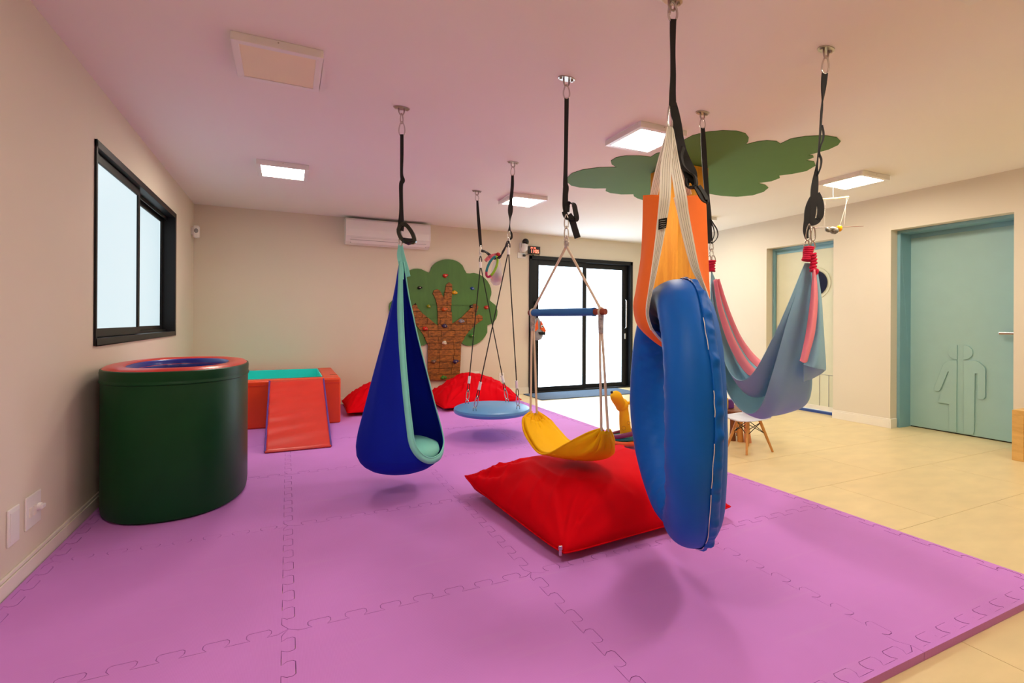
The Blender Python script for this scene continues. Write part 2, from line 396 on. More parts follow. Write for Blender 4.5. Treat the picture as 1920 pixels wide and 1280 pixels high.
# door_2 : cream door with porthole, in the right wall reveal
XD = XR + .33
def reveal_frame(name, y0, y1):
    dd = thing(name, 'x', 'x', (XD, (y0 + y1) / 2, 0)); del dd['label'], dd['category']; struct(dd)
    a, c = XR + .12, XD + .06
    MB().box(a, c, y0, y0 + .03, 0, OZ).box(a, c, y1 - .03, y1, 0, OZ).box(a, c, y0 + .03, y1 - .03, OZ - .03, OZ).build('door_frame', M_BLUEFRAME, dd, bevel=.003)
    return dd
d2 = reveal_frame('door_2', *O1)
XDA = XR + .16
leaf2 = MB().box(XDA, XDA + .04, O1[0] + .032, O1[1] - .032, .045, OZ - .08).build('door_leaf', M_CREAM, d2, bevel=.003)
MB().box(XDA - .004, XDA + .05, O1[0] + .03, O1[1] - .03, OZ - .08, OZ - .03).build('head_rail', M_BLUEFRAME, d2)
lab(MB().box(XDA - .01, XDA + .05, O1[0] + .03, O1[1] - .03, .0, .03).build('threshold', mat('cobalt_threshold', (40, 70, 140), rough=.5), d2), 'blue threshold strip')
lab(MB().box(XDA - .006, XDA + .0, O1[0] + .032, O1[1] - .032, .046, .10).build('kick_strip', M_TRIM, leaf2), 'white kick strip')
pc = on(1528, 531, 0, XDA)
def disc_x(b, c, r, x0, x1, n=40, ry=1.0):
    return b.prism([(x0, c.y + r * ry * cos(2 * pi * i / n), c.z + r * sin(2 * pi * i / n)) for i in range(n)], (x1 - x0, 0, 0))
lab(disc_x(MB(), pc, .165, XDA - .012, XDA + .002).build('porthole', M_DARKGLASS, leaf2, bevel=.002), 'dark blue round window')
lab(MB().tube([(XDA - .004, pc.y + .205 * cos(2 * pi * i / 40), pc.z + .205 * sin(2 * pi * i / 40)) for i in range(40)], .004, 6, closed=True).build('porthole_ring', M_CREAM, leaf2), 'thin raised ring')
gb = MB()
for yy in (3.98, 4.10): gb.box(XDA - .004, XDA + .001, yy, yy + .004, .10, .50)
gb.box(XDA - .004, XDA + .001, O1[0] + .05, 4.36, .50, .504)
lab(gb.build('groove_line', M_GREYPL, leaf2), 'thin grey lines')

# door_3 : teal restroom door with relief figures
d3 = reveal_frame('door_3', *O2)
leaf3 = MB().box(XD, XD + .04, O2[0] + .02, O2[1] - .028, .012, OZ - .05).build('door_leaf', M_TEAL, d3, bevel=.003)
MB().box(XD - .012, XD + .05, O2[0] + .03, O2[1] - .03, OZ - .075, OZ - .03).build('head_stop', M_BLUEFRAME, d3)
MB().box(XD + .01, XD + .05, O2[0], O2[1], 0, .012).build('door_gap', M_CAMBLACK, d3)
def relief(name, pts, label):
    P = [on(1720 + x / 4.925, 620 + y / 4.925, 0, XD) for x, y in pts]
    P = [Vector((XD - .014, p.y, max(p.z, .02))) for p in P]
    o = MB().prism(P, (.0145, 0, 0)).build(name, M_TEAL, leaf3, bevel=.002); lab(o, label)
relief('relief_head', [(372, 132)] + [(372 - 82 * sin(a), 198 - 67 * cos(a)) for a in [pi * i / 14 for i in range(1, 14)]] + [(372, 264)], "half round head of the woman's sign")
relief('relief_head', [(432, 132)] + [(432 + 84 * sin(a), 199 - 67 * cos(a)) for a in [pi * i / 14 for i in range(1, 14)]] + [(432, 266)], "half round head of the man's sign")
relief('relief_figure', [(370, 272), (320, 271), (280, 278), (250, 300), (232, 335), (158, 525), (160, 546), (178, 558), (203, 556), (218, 542), (288, 376), (299, 378), (195, 658), (298, 676), (301, 930), (318, 946), (345, 948), (366, 936)], 'half figure in a skirt')
relief('relief_figure', [(432, 275), (545, 277), (572, 288), (620, 328), (634, 352), (634, 610), (618, 632), (590, 634), (562, 620), (560, 394), (537, 394), (530, 925), (520, 955), (495, 968), (455, 966), (434, 945)], 'half figure in trousers')
hy = O2[0] + .035
hp = on(1888, 625, 0, XD - .05)
lab(MB().box(XD - .062, XD - .04, hp.y - .06, hp.y + .06, hp.z - .012, hp.z + .012).tube([(XD - .05, hp.y - .05, hp.z), (XD, hp.y - .05, hp.z)], .011, 10).build('handle', M_STEEL, leaf3, bevel=.004), 'silver lever handle')

# oak-clad column
struct(MB().box(3.13, 3.495, 3.33, 3.69, 0, ZC - .012).build('trim_2', M_OAK, bevel=.004))

# ================================================================== PLAY MAT with interlocking tiles
mat_root = thing('play_mat', 'lilac foam play mat of interlocking puzzle tiles covering the left part of the floor', 'mat', (1.0, 4.0, 0))
GX = [-.992, .008, 1.008, 2.004, 3.002]; GY = [.985, 1.98, 2.98, 3.98, 4.98, 5.98, 6.96]
MT = .030; AMP = .022
def tooth_line(n=7):
    pts = [(0, 0)]; a0, a1 = .035, .965; p = (a1 - a0) / n; s = 1
    for i in range(n):
        x = a0 + i * p
        pts += [(x, -AMP), (x + p * .34, -AMP), (x + p * .24, -AMP * .2), (x + p * .24, AMP * .6), (x + p * .30, AMP), (x + p * .78, AMP), (x + p * .84, AMP * .6), (x + p * .84, -AMP * .2), (x + p * .74, -AMP)]
    # first and last return to the centre line
    pts += [(a1, -AMP), (1, 0)]
    return pts
TL = tooth_line()
def edge_h(i0, i1, yy): return [(GX[i0] + (GX[i1] - GX[i0]) * a, yy + b_) for a, b_ in TL]
def edge_v(xx, j0, j1): return [(xx + b_, GY[j0] + (GY[j1] - GY[j0]) * a) for a, b_ in TL]
def inset(poly, dlt):
    n = len(poly); out = []
    area = sum(poly[i][0] * poly[(i + 1) % n][1] - poly[(i + 1) % n][0] * poly[i][1] for i in range(n)); sg = 1 if area > 0 else -1
    for i in range(n):
        a, b_, c = Vector(poly[i - 1]), Vector(poly[i]), Vector(poly[(i + 1) % n])
        n1 = Vector((-(b_ - a).y, (b_ - a).x)).normalized(); n2 = Vector((-(c - b_).y, (c - b_).x)).normalized()
        q = (n1 + n2); q = q.normalized() if q.length > .2 else n1
        out.append(tuple(b_ + q * dlt * sg * 1.1))
    return out
def dedup(p):
    o = []
    for q in p:
        if not o or (Vector(q) - Vector(o[-1])).length > 1e-5: o.append(q)
    if (Vector(o[0]) - Vector(o[-1])).length < 1e-5: o.pop()
    return o
def mat_piece(name, poly, dz=0.0):
    P = inset(dedup(poly), .0011)
    return MB().prism([(x, y, .001) for x, y in P], (0, 0, MT - .001 + dz)).build(name, M_FOAM, mat_root, bevel=.0)
for j in range(len(GY) - 1):
    for i in range(len(GX) - 1):
        mat_piece('mat_tile', edge_h(i, i + 1, GY[j]) + edge_v(GX[i + 1], j, j + 1) + edge_h(i, i + 1, GY[j + 1])[::-1] + edge_v(GX[i], j, j + 1)[::-1], random.uniform(-.0014, -.0004))
BW = .042
for i in range(len(GX) - 1):
    x0 = GX[i] - (BW if i == 0 else 0); x1 = GX[i + 1] + (BW if i == len(GX) - 2 else 0)
    mat_piece('edge_strip', [(x0, GY[0] - BW), (x1, GY[0] - BW)] + ([(x1, GY[0])] if x1 != GX[i + 1] else []) + edge_h(i, i + 1, GY[0])[::-1] + ([(x0, GY[0])] if x0 != GX[i] else []))
    mat_piece('edge_strip', edge_h(i, i + 1, GY[-1]) + ([(x1, GY[-1])] if x1 != GX[i + 1] else []) + [(x1, GY[-1] + BW), (x0, GY[-1] + BW)] + ([(x0, GY[-1])] if x0 != GX[i] else []))
for j in range(len(GY) - 1):
    mat_piece('edge_strip', edge_v(GX[-1], j, j + 1) + [(GX[-1] + BW, GY[j + 1]), (GX[-1] + BW, GY[j])])
    mat_piece('edge_strip', [(GX[0] - BW, GY[j])] + edge_v(GX[0], j, j + 1) + [(GX[0] - BW, GY[j + 1])])

# ================================================================== CEILING LIGHTS
def ceiling_light(cx, cy, label, on_=True, s=.215, h=.042):
    L = thing('ceiling_light', label, 'ceiling light', (cx, cy, ZC - h), 'square ceiling lights')
    z0, z1 = ZC - h, ZC - .0005; e = .035
    MB().box(cx - s, cx + s, cy - s, cy - s + e, z0, z1).box(cx - s, cx + s, cy + s - e, cy + s, z0, z1).box(cx - s, cx - s + e, cy - s + e, cy + s - e, z0, z1).box(cx + s - e, cx + s, cy - s + e, cy + s - e, z0, z1).build('frame', M_WHITEPL, L, bevel=.002)
    MB().box(cx - s + e, cx + s - e, cy - s + e, cy + s - e, z0 + .004, z0 + .010).build('diffuser', M_LAMP if on_ else M_OFFLAMP, L)
    MB().cyl((cx, cy - s - .001, z0 + .03), (cx, cy - s + .004, z0 + .03), .004, n=8).build('screw', M_OLDSTEEL, L)
    return L
ceiling_light(-.05, 2.985, 'large square ceiling light that is switched off, nearest the upper left', False)
ceiling_light(-.045, 5.09, 'lit square ceiling light left of the blue pod swing strap, beyond the unlit one')
ceiling_light(2.475, 5.13, 'lit square ceiling light behind the right strap of the round platform swing')
ceiling_light(2.48, 2.99, 'large lit square ceiling light left of the tyre swing webbing')
ceiling_light(5.07, 3.0, 'lit square ceiling light near the right wall above the hanging mobile')
ceiling_light(5.07, 5.1, 'lit square ceiling light mostly hidden behind the wooden column')
for cx, wh in ((-.05, 'left wall side'), (2.48, 'middle'), (5.07, 'right wall side')):
    ceiling_light(cx, .9, 'lit square ceiling light overhead beside the camera, ' + wh + ', outside the picture')

# ceiling canopy cut-out
cz = [(560, 658), (520, 645), (500, 632), (497, 620), (420, 621), (350, 612), (322, 600), (325, 583), (250, 584), (160, 578), (105, 566), (80, 545), (80, 515), (110, 488), (180, 465), (280, 452), (390, 450), (360, 432), (355, 410), (390, 388), (450, 378), (540, 378), (607, 386), (640, 364), (700, 348), (760, 312), (820, 277), (870, 250), (960, 228), (1060, 219), (1150, 222), (1205, 238), (1225, 265), (1222, 288), (1208, 306), (1280, 289), (1340, 282), (1400, 287), (1425, 303), (1490, 272), (1580, 256), (1700, 250), (1780, 262), (1806, 287), (1790, 310), (1730, 338), (1650, 360), (1600, 373), (1630, 376), (1636, 388), (1590, 407), (1638, 414), (1648, 440), (1590, 474), (1500, 492), (1418, 502), (1422, 518), (1370, 538), (1285, 550), (1330, 562), (1350, 580), (1320, 605), (1250, 627), (1150, 636), (1050, 630), (975, 617), (800, 640), (690, 655), (610, 662)]
P = [on(1040 + x / 3.368, 180 + y / 3.368, 2, ZC - .005) for x, y in cz]
tag(MB().prism(P, (0, 0, .0045)).build('ceiling_canopy', M_CANOPY), 'flat green leafy treetop cut-out on the ceiling around the wooden column', 'decoration')

# ================================================================== BACK WALL ITEMS
# climbing tree
YT = YB - .03
tree = thing('climbing_wall_tree', 'tree shaped climbing panel with green crown and brown block trunk on the back wall', 'climbing wall', (2.13, YT, .28))
def tp(x, y): p = on(640 + x / 4.267, 440 + y / 4.267, 1, YT); return p
crown = [(535, 290), (580, 272), (640, 275), (705, 303), (722, 258), (760, 220), (810, 200), (860, 196), (920, 208), (970, 245), (1003, 308), (1060, 305), (1120, 325), (1170, 370), (1198, 430), (1200, 480), (1188, 525), (1232, 560), (1250, 610), (1240, 670), (1205, 712), (1168, 725), (1168, 780), (1130, 840), (1080, 875), (1030, 888), (980, 880), (940, 850), (820, 840), (700, 860), (660, 885), (610, 880), (540, 840), (500, 780), (495, 725), (440, 715), (400, 660), (383, 600), (390, 545), (430, 510), (450, 500), (440, 440), (450, 370), (485, 315)]
P = smooth([tp(x, y) for x, y in crown], 2, closed=True)
MB().prism([(p.x, YT, p.z) for p in P], (0, .028, 0)).build('crown', M_LEAF, tree, bevel=.002)
trunk = [(690, 1162), (690, 880), (655, 800), (610, 735), (560, 690), (530, 640), (545, 600), (575, 560), (595, 545), (612, 590), (650, 630), (700, 670), (770, 728), (770, 640), (766, 570), (752, 515), (730, 470), (738, 445), (765, 434), (788, 448), (815, 505), (826, 450), (838, 398), (860, 380), (884, 398), (885, 450), (878, 540), (882, 640), (885, 712), (960, 660), (1030, 590), (1055, 552), (1080, 552), (1095, 575), (1078, 625), (1060, 652), (1098, 638), (1126, 650), (1127, 680), (1090, 705), (1050, 740), (1000, 795), (957, 870), (952, 1000), (944, 1150), (944, 1162)]
TP = [tp(x, y) for x, y in trunk]; TP2 = [(p.x, p.z) for p in TP]
MB().prism([(x, YT - .006, z) for x, z in TP2], (0, .006, 0)).build('trunk_backing', M_BARKGAP, tree)
def clip(poly, ax, v, keep_gt):
    out = []; n = len(poly)
    for i in range(n):
        a, b_ = poly[i], poly[(i + 1) % n]; ia = (a[ax] > v) == keep_gt; ib = (b_[ax] > v) == keep_gt
        if ia: out.append(a)
        if ia != ib:
            t = (v - a[ax]) / (b_[ax] - a[ax]); out.append((a[0] + t * (b_[0] - a[0]), a[1] + t * (b_[1] - a[1])))
    return out
zmin = min(z for _, z in TP2); zmax = max(z for _, z in TP2); rh = .094; g = .003; zz = zmin; r_ = 0
while zz < zmax:
    xx = min(x for x, _ in TP2) - random.uniform(0, .2)
    while xx < max(x for x, _ in TP2):
        bw = random.uniform(.17, .24)
        q = TP2
        for ax, v, kg in ((1, zz + g, True), (1, zz + rh - g, False), (0, xx + g, True), (0, xx + bw - g, False)):
            if q: q = clip(q, ax, v, kg)
        q = dedup(q) if len(q) > 2 else []
        if len(q) > 2:
            A = abs(sum(q[i][0] * q[(i + 1) % len(q)][1] - q[(i + 1) % len(q)][0] * q[i][1] for i in range(len(q)))) / 2
            if A > .0008:
                th = random.uniform(.009, .014)
                MB().prism([(x, YT - .006 - th, z) for x, z in q], (0, th, 0)).build('bark_block', M_BARK, tree)
        xx += bw
    zz += rh; r_ += 1
holds = [(830, 327, 'red', (206, 40, 30)), (625, 423, 'black', (24, 22, 24)), (905, 462, 'yellow', (226, 170, 20)), (1047, 430, 'blue', (20, 70, 160)), (695, 572, 'lime', (150, 160, 20)), (1037, 573, 'black', (24, 22, 24)), (1160, 580, 'red', (200, 50, 34)), (820, 595, 'orange', (196, 84, 24)), (957, 690, 'grey', (134, 134, 148)), (823, 730, 'navy', (50, 44, 84)), (667, 750, 'red', (206, 24, 24)), (820, 863, 'white', (226, 214, 190)), (735, 1012, 'brown', (108, 82, 62)), (910, 1012, 'purple', (60, 44, 104)), (815, 1140, 'green', (50, 130, 34)), (1040, 805, 'green', (50, 130, 34))]
for i, (x, y, cn, rgb) in enumerate(holds):
    p = tp(x, y); hb = MB(); n = 14; R0 = .040 if cn not in ('black', 'blue', 'lime') else .032; base = YT - (.018 if (600 < x < 1000 and y > 560) or y > 700 else 0)
    rows = []
    for (rr, dy) in ((1.0, 0), (1.02, -.012), (.8, -.032), (.45, -.044), (.22, -.040), (.0, -.034)):
        rows.append([(p.x + R0 * rr * (1 + .22 * sin(2 * a + i) + .12 * sin(3 * a + 2 * i)) * cos(a), base + dy, p.z + R0 * .72 * rr * (1 + .15 * sin(3 * a + i)) * sin(a)) for a in [2 * pi * q_ / n for q_ in range(n)]])
    hb.grid(rows, closed_u=True)
    ho = hb.build('climbing_hold', mat('hold_' + cn, rgb, rough=.45), tree, smooth_=True); lab(ho, cn + ' climbing hold')
    lab(MB().cyl((p.x, base - .043, p.z), (p.x, base - .030, p.z), .008, n=8).build('bolt', M_CHROME, ho), 'steel bolt')

# air conditioner
ac = thing('air_conditioner', 'white wall mounted air conditioner on the back wall near the ceiling', 'air conditioner', (1.28, YB, 2.20))
x0, x1, z0, z1 = .705, 1.868, 2.205, 2.558; D = .20
prof = [(0, z0 + .02), (-.07, z0), (-.15, z0 + .035), (-D, z0 + .11), (-D - .005, z0 + .2), (-D + .004, z1 - .03), (-D + .03, z1 - .005), (-.03, z1), (0, z1)]
MB().prism([(x0 + .012, YB + a, z) for a, z in prof], (x1 - x0 - .024, 0, 0)).build('body', M_WHITEPL, ac, bevel=.006)
for xx in (x0, x1 - .013): MB().prism([(xx, YB + a * 1.02, z) for a, z in prof], (.013, 0, 0)).build('end_cap', M_WHITEPL, ac, bevel=.005)
lab(MB().box(x0 + .06, x1 - .06, YB - .185, YB - .178, z0 + .055, z0 + .06).box(x0 + .06, x1 - .06, YB - .15, YB - .13, z0 + .022, z0 + .026).build('louvre_gap', M_GREYPL, ac), 'grey slot line')
o = MB().prism([(x0 + .07, YB - .196, z0 + .085), (x0 + .07, YB - .148, z0 + .022), (x0 + .07, YB - .153, z0 + .018), (x0 + .07, YB - .201, z0 + .082)], (x1 - x0 - .14, 0, 0)).build('louvre', M_WHITEPL, ac)

# motion sensor in the left corner
sn = thing('motion_sensor', 'white motion sensor in the corner where the left and back walls meet', 'sensor', (XL + .03, 6.95, 2.18))
p = at(367, 434, 5.9)
MB().box(XL, XL + .025, p.y - .02, p.y + .02, p.z - .04, p.z + .05).build('bracket', M_WHITEPL, sn, bevel=.004)
MB().box(XL + .02, XL + .085, p.y - .045, p.y + .035, p.z - .075, p.z + .07).build('body', M_WHITEPL, sn, bevel=.016)
lab(MB().ball((XL + .055, p.y - .045, p.z + .005), .022, 12, (1, .4, 1.3)).build('lens', M_GREYPL, sn, smooth_=True), 'grey lens')

# security camera, socket, cable, clock
c = on(979, 462, 1, YB)
cm = thing('security_camera', 'white dome security camera with black ball lens left of the red clock', 'camera', (c.x, YB, c.z - .1))
MB().box(c.x - .055, c.x + .055, YB - .03, YB, c.z - .10, c.z + .06).build('base', M_WHITEPL, cm, bevel=.02)
MB().tube([(c.x - .005, YB - .03, c.z - .06), (c.x, YB - .085, c.z - .05), (c.x + .005, YB - .09, c.z + .03)], [.045, .05, .05], 14).build('neck', M_WHITEPL, cm, smooth_=True)
lab(MB().ball((c.x + .012, YB - .10, c.z + .06), .055, 18).build('lens_ball', M_CAMBLACK, cm, smooth_=True), 'glossy black lens ball')
s_ = on(978, 479, 1, YB)
so = thing('wall_socket', 'white wall socket with black plug below the security camera', 'socket', (s_.x, YB, s_.z))
MB().box(s_.x - .075, s_.x + .065, YB - .012, YB, s_.z - .045, s_.z + .045).build('plate', M_WHITEPL, so, bevel=.004)
lab(MB().box(s_.x + .01, s_.x + .05, YB - .05, YB - .012, s_.z - .018, s_.z + .018).build('plug', M_CAMBLACK, so, bevel=.005), 'black plug')
k0 = Vector((s_.x + .05, YB - .035, s_.z)); ck = on(1001.5, 469, 1, YB - .03)
tag(MB().tube(smooth([k0, k0 + Vector((.07, .01, .03)), k0 + Vector((.16, .015, .02)), (ck.x - .02, YB - .01, ck.z - .085), (ck.x + .10, YB - .01, ck.z - .085), (ck.x + .09, YB - .012, ck.z - .055)], 6), .004, 6).build('power_cable', M_CAMBLACK), 'thin black cable from the socket to the red digital clock', 'cable')
cl = thing('digital_clock', 'black digital clock with red digits above the sliding door', 'clock', (ck.x, YB, ck.z - .065))
MB().box(ck.x - .105, ck.x + .105, YB - .045, YB, ck.z - .062, ck.z + .062).build('case', M_CAMBLACK, cl, bevel=.004)
SEG = {'1': 'bc', '2': 'abged', '3': 'abgcd', '0': 'abcdef', '5': 'afgcd', '9': 'abcdfg', '7': 'abc', '8': 'abcdefg', '4': 'fgbc', ' ': ''}
def digits(txt, x, z, w_, h_, t, parent, name):
    b = MB(); yy = YB - .0475
    for ch in txt:
        if ch == ':':
            b.box(x, x + t, yy, yy + .002, z + h_ * .25, z + h_ * .25 + t).box(x, x + t, yy, yy + .002, z + h_ * .65, z + h_ * .65 + t); x += t * 2.4; continue
        for sg in SEG[ch]:
            r = {'a': (0, w_, h_ - t, h_), 'g': (0, w_, h_ / 2 - t / 2, h_ / 2 + t / 2), 'd': (0, w_, 0, t), 'f': (0, t, h_ / 2, h_), 'e': (0, t, 0, h_ / 2), 'b': (w_ - t, w_, h_ / 2, h_), 'c': (w_ - t, w_, 0, h_ / 2)}[sg]
            b.box(x + r[0], x + r[1], yy, yy + .002, z + r[2], z + r[3])
        x += w_ + t * 1.5
    return b.build(name, M_LED, parent)
lab(digits('11:05', ck.x - .075, ck.z - .045, .026, .052, .007, cl, 'time_display'), 'glowing red 11:05')
lab(digits('27 23', ck.x - .07, ck.z + .020, .014, .024, .003, cl, 'date_display'), 'small red figures')

# sockets low on the back wall, intercom right of the door
for (px, py, wd, lb) in ((891, 704, .13, 'white double socket low on the back wall right of the tree trunk'), (940, 706, .085, 'white socket low on the back wall nearest the sliding door')):
    q = on(px, py, 1, YB); s2 = thing('wall_socket', lb, 'socket', (q.x, YB, q.z - .06), 'sockets low on the back wall')
    MB().box(q.x - wd / 2, q.x + wd / 2, YB - .01, YB, q.z - .062, q.z + .062).build('plate', M_WHITEPL, s2, bevel=.003)
    lab(MB().box(q.x - .018, q.x + .022, YB - .013, YB - .009, q.z - .006, q.z + .010).build('socket_hole', M_GREYPL, s2), 'grey outlet')
q = on(1197, 571, 1, YB)
ic = thing('remote_control', 'white air conditioner remote in a wall holder right of the sliding door', 'remote', (q.x, YB, q.z - .12))
MB().box(q.x - .045, q.x + .045, YB - .04, YB, q.z - .14, q.z + .05).build('holder', M_WHITEPL, ic, bevel=.012)
MB().box(q.x - .028, q.x + .028, YB - .03, YB - .008, q.z - .10, q.z + .16).build('handset', M_WHITEPL, ic, bevel=.01)
lab(MB().cyl((q.x, YB - .032, q.z + .12), (q.x, YB - .029, q.z + .12), .012, n=12).build('button', M_GREYPL, ic), 'grey button')

# monster toy hanging at the left edge of the door
q = at(1008, 600, 7.90)
ty = thing('plush_pouch', 'grey and orange creature shaped pouch hanging on the left edge of the sliding door', 'toy', (q.x, q.y, q.z - .3))
G = mat('grey_felt', (146, 146, 152), rough=.9); OR = mat('orange_felt', (228, 92, 34), rough=.9)
MB().cyl((q.x - .02, q.y + .0, q.z + .30), (q.x - .02, q.y, q.z + .04), .006, n=6).build('hanging_loop', M_BLACK, ty)
rows = []
for zz_, rx in ((.04, .02), (0, .05), (-.06, .085), (-.12, .11), (-.17, .12), (-.22, .115), (-.27, .10), (-.31, .075), (-.325, .02)):
    rows.append([q + Vector((rx * cos(2 * pi * a / 16) * RT.x + .0, rx * cos(2 * pi * a / 16) * RT.y * 0 - .055 * (rx / .12) * sin(2 * pi * a / 16), zz_)) for a in range(16)])
MB().grid(rows, closed_u=True).build('body', G, ty, smooth_=True)
for sx, lb in ((-1, 'orange side stripe'), (1, 'orange brow flap')):
    lab(MB().prism([q + Vector((sx * .03, -.062, .0)), q + Vector((sx * .125, -.062, -.17)), q + Vector((sx * .10, -.062, -.20)), q + Vector((sx * .02, -.062, -.14))], (0, .012, 0)).build('felt_flap', OR, ty), lb)
lab(MB().prism([q + Vector((-.02, -.070, -.19)), q + Vector((.11, -.070, -.19)), q + Vector((.10, -.070, -.24)), q + Vector((0, -.070, -.23))], (0, .012, 0)).build('mouth', M_CAMBLACK, ty), 'black mouth opening')
ey = MB().ball(q + Vector((.045, -.07, -.10)), .024, 12, (1, .5, 1)).build('eye', M_WHITEPL, ty, smooth_=True)
lab(MB().ball(q + Vector((.045, -.082, -.10)), .011, 10).build('pupil', mat('olive_pupil', (70, 80, 20)), ey, smooth_=True), 'green pupil')
lab(MB().ball(q + Vector((.115, -.01, -.22)), .024, 10).build('knob_ear', G, ty, smooth_=True), 'small grey knob')

# door mat
p1, p2 = on(1015, 749, 2, 0), on(1185, 741, 2, 0)
tag(MB().box(3.42, 5.25, 6.40, 7.03, .0005, .012).build('door_mat', M_CARPET, bevel=.003), 'long blue grey door mat in front of the sliding door', 'door mat')

# left wall plates
q = at(21, 985, 2.07)
pl = thing('blank_plate', 'blank white wall plate low on the left wall, nearer the camera', 'wall plate', (XL, 2.762, .22))
MB().box(XL, XL + .008, 2.715, 2.81, .212, .367).build('plate', M_WHITEPL, pl, bevel=.003)
MB().box(XL + .008, XL + .011, 2.728, 2.797, .228, .351).build('cover', M_WHITEPL, pl, bevel=.002)
pl = thing('socket_plate', 'white socket plate with a protruding adapter low on the left wall', 'socket', (XL, 2.94, .21))
MB().box(XL, XL + .008, 2.868, 3.013, .222, .368).build('plate', M_WHITEPL, pl, bevel=.003)
for k_, yy in enumerate((2.905, 2.945)): MB().box(XL + .007, XL + .012, yy - .012, yy + .012, .27, .315).build('outlet', M_TRIM, pl, bevel=.003)
MB().cyl((XL + .005, 2.982, .295), (XL + .022, 2.982, .295), .017, n=14).box(XL + .020, XL + .030, 2.965, 3.0, .286, .304).build('adapter', M_WHITEPL, pl, bevel=.003)

# ================================================================== CEILING HOOKS AND STRAPS
def carabiner(b, top, bot, w_, r=.004, side=RT):
    top = Vector(top); bot = Vector(bot); pts = []
    L_ = (top - bot).length; ax = (top - bot).normalized(); sd = (side - ax * side.dot(ax)).normalized()
    for a in range(24):
        th = 2 * pi * a / 24; wd = w_ * (.55 + .45 * (1 - (cos(th) + 1) / 2))
        pts.append((top + bot) / 2 + ax * (cos(th) * L_ / 2) + sd * (sin(th) * wd / 2))
    return b.tube(pts, r, 8, closed=True)
def ceiling_hook(x, y, label, s=1.0):
    h = thing('ceiling_hook', label, 'hook', (x, y, ZC), 'steel ceiling hooks')
    M_ = M_OLDSTEEL
    n = 20; MB().prism([(x + .055 * s * cos(2 * pi * i / n), y + .03 * s * sin(2 * pi * i / n), ZC - .005) for i in range(n)], (0, 0, .0045)).build('ceiling_plate', M_, h, bevel=.001)
    for sg in (-1, 1): MB().cyl((x + sg * .038 * s, y, ZC - .014), (x + sg * .038 * s, y, ZC - .004), .008 * s, n=6).build('bolt', M_, h)
    b = MB(); b.tube([(x - .018 * s, y, ZC - .004), (x - .018 * s, y, ZC - .03 * s), (x - .010 * s, y, ZC - .046 * s), (x + .010 * s, y, ZC - .046 * s), (x + .018 * s, y, ZC - .03 * s), (x + .018 * s, y, ZC - .004)], .005, 8)
    b.build('eye_bracket', M_, h, smooth_=True)
    return Vector((x, y, ZC - .044 * s))
def seg(p, q, n): return [p.lerp(q, i / (n - 1)) for i in range(n)]
def strap_thing(label, hook, cb_len, path, widths, dirs, bottom_loops, lower=None, rings=()):
    """path = webbing centre line from the carabiner down"""
    t = thing('hanging_strap', label, 'strap', hook, 'black webbing hanging straps')
    b = MB(); carabiner(b, hook + Vector((0, 0, .006)), path[0] - Vector((0, 0, .004)), .045, .0042); b.build('carabiner', M_CHROME, t, smooth_=True)
    MB().ribbon(path, dirs, widths, .007).build('webbing', M_BLACK, t, smooth_='auto')
    for pts, wd, ww in bottom_loops: MB().ribbon(pts, wd, ww, .005).build('webbing_tail', M_BLACK, t, smooth_='auto')
    for a, c_ in rings:
        b = MB(); carabiner(b, a, c_, .03, .0038); b.build('shackle', M_CHROME, t, smooth_=True)
    return t
R_ = RT.copy()
# --- blue pod strap
d0 = 3.28
hk = ceiling_hook(.686, 3.291, 'steel ceiling hook holding the blue pod swing', 1.0)
A = lambda x, y: at(x, y, d0)
sw = thing('hanging_strap', 'black hanging strap with a black handle loop above the blue pod swing', 'strap', hk, 'black webbing hanging straps')
b = MB(); carabiner(b, hk + Vector((0, 0, .006)), A(753.5, 232), .022, .004); b.build('swivel', M_OLDSTEEL, sw, smooth_=True)
b = MB(); carabiner(b, A(753.5, 228), A(753.5, 255), .05, .004); b.build('carabiner', M_CHROME, sw, smooth_=True)
MB().ribbon([A(753.5, 252), A(753.5, 290), A(753, 325), A(755, 338), A(752, 348), A(752.5, 390), A(752, 420), A(750, 432)], R_, [.022, .022, .019, .030, .026, .026, .040, .048], .009).build('webbing', M_BLACK, sw, smooth_='auto')
MB().ribbon([A(752, 422), A(748, 432), A(751, 444), A(759, 452), A(770, 454), A(777, 452), A(775, 441), A(768, 429), A(760, 421), A(752, 422)], FW, [.03] * 10, .026).build('handle_loop', M_CAMBLACK, sw, smooth_='auto')
MB().tube([A(756, 450), A(766, 453), A(775, 452)], [.018, .024, .018], 10).build('handle_grip', M_CAMBLACK, sw, smooth_=True)
b = MB(); carabiner(b, A(751, 440), A(751, 461), .028, .0038); b.build('shackle', M_CHROME, sw, smooth_=True)

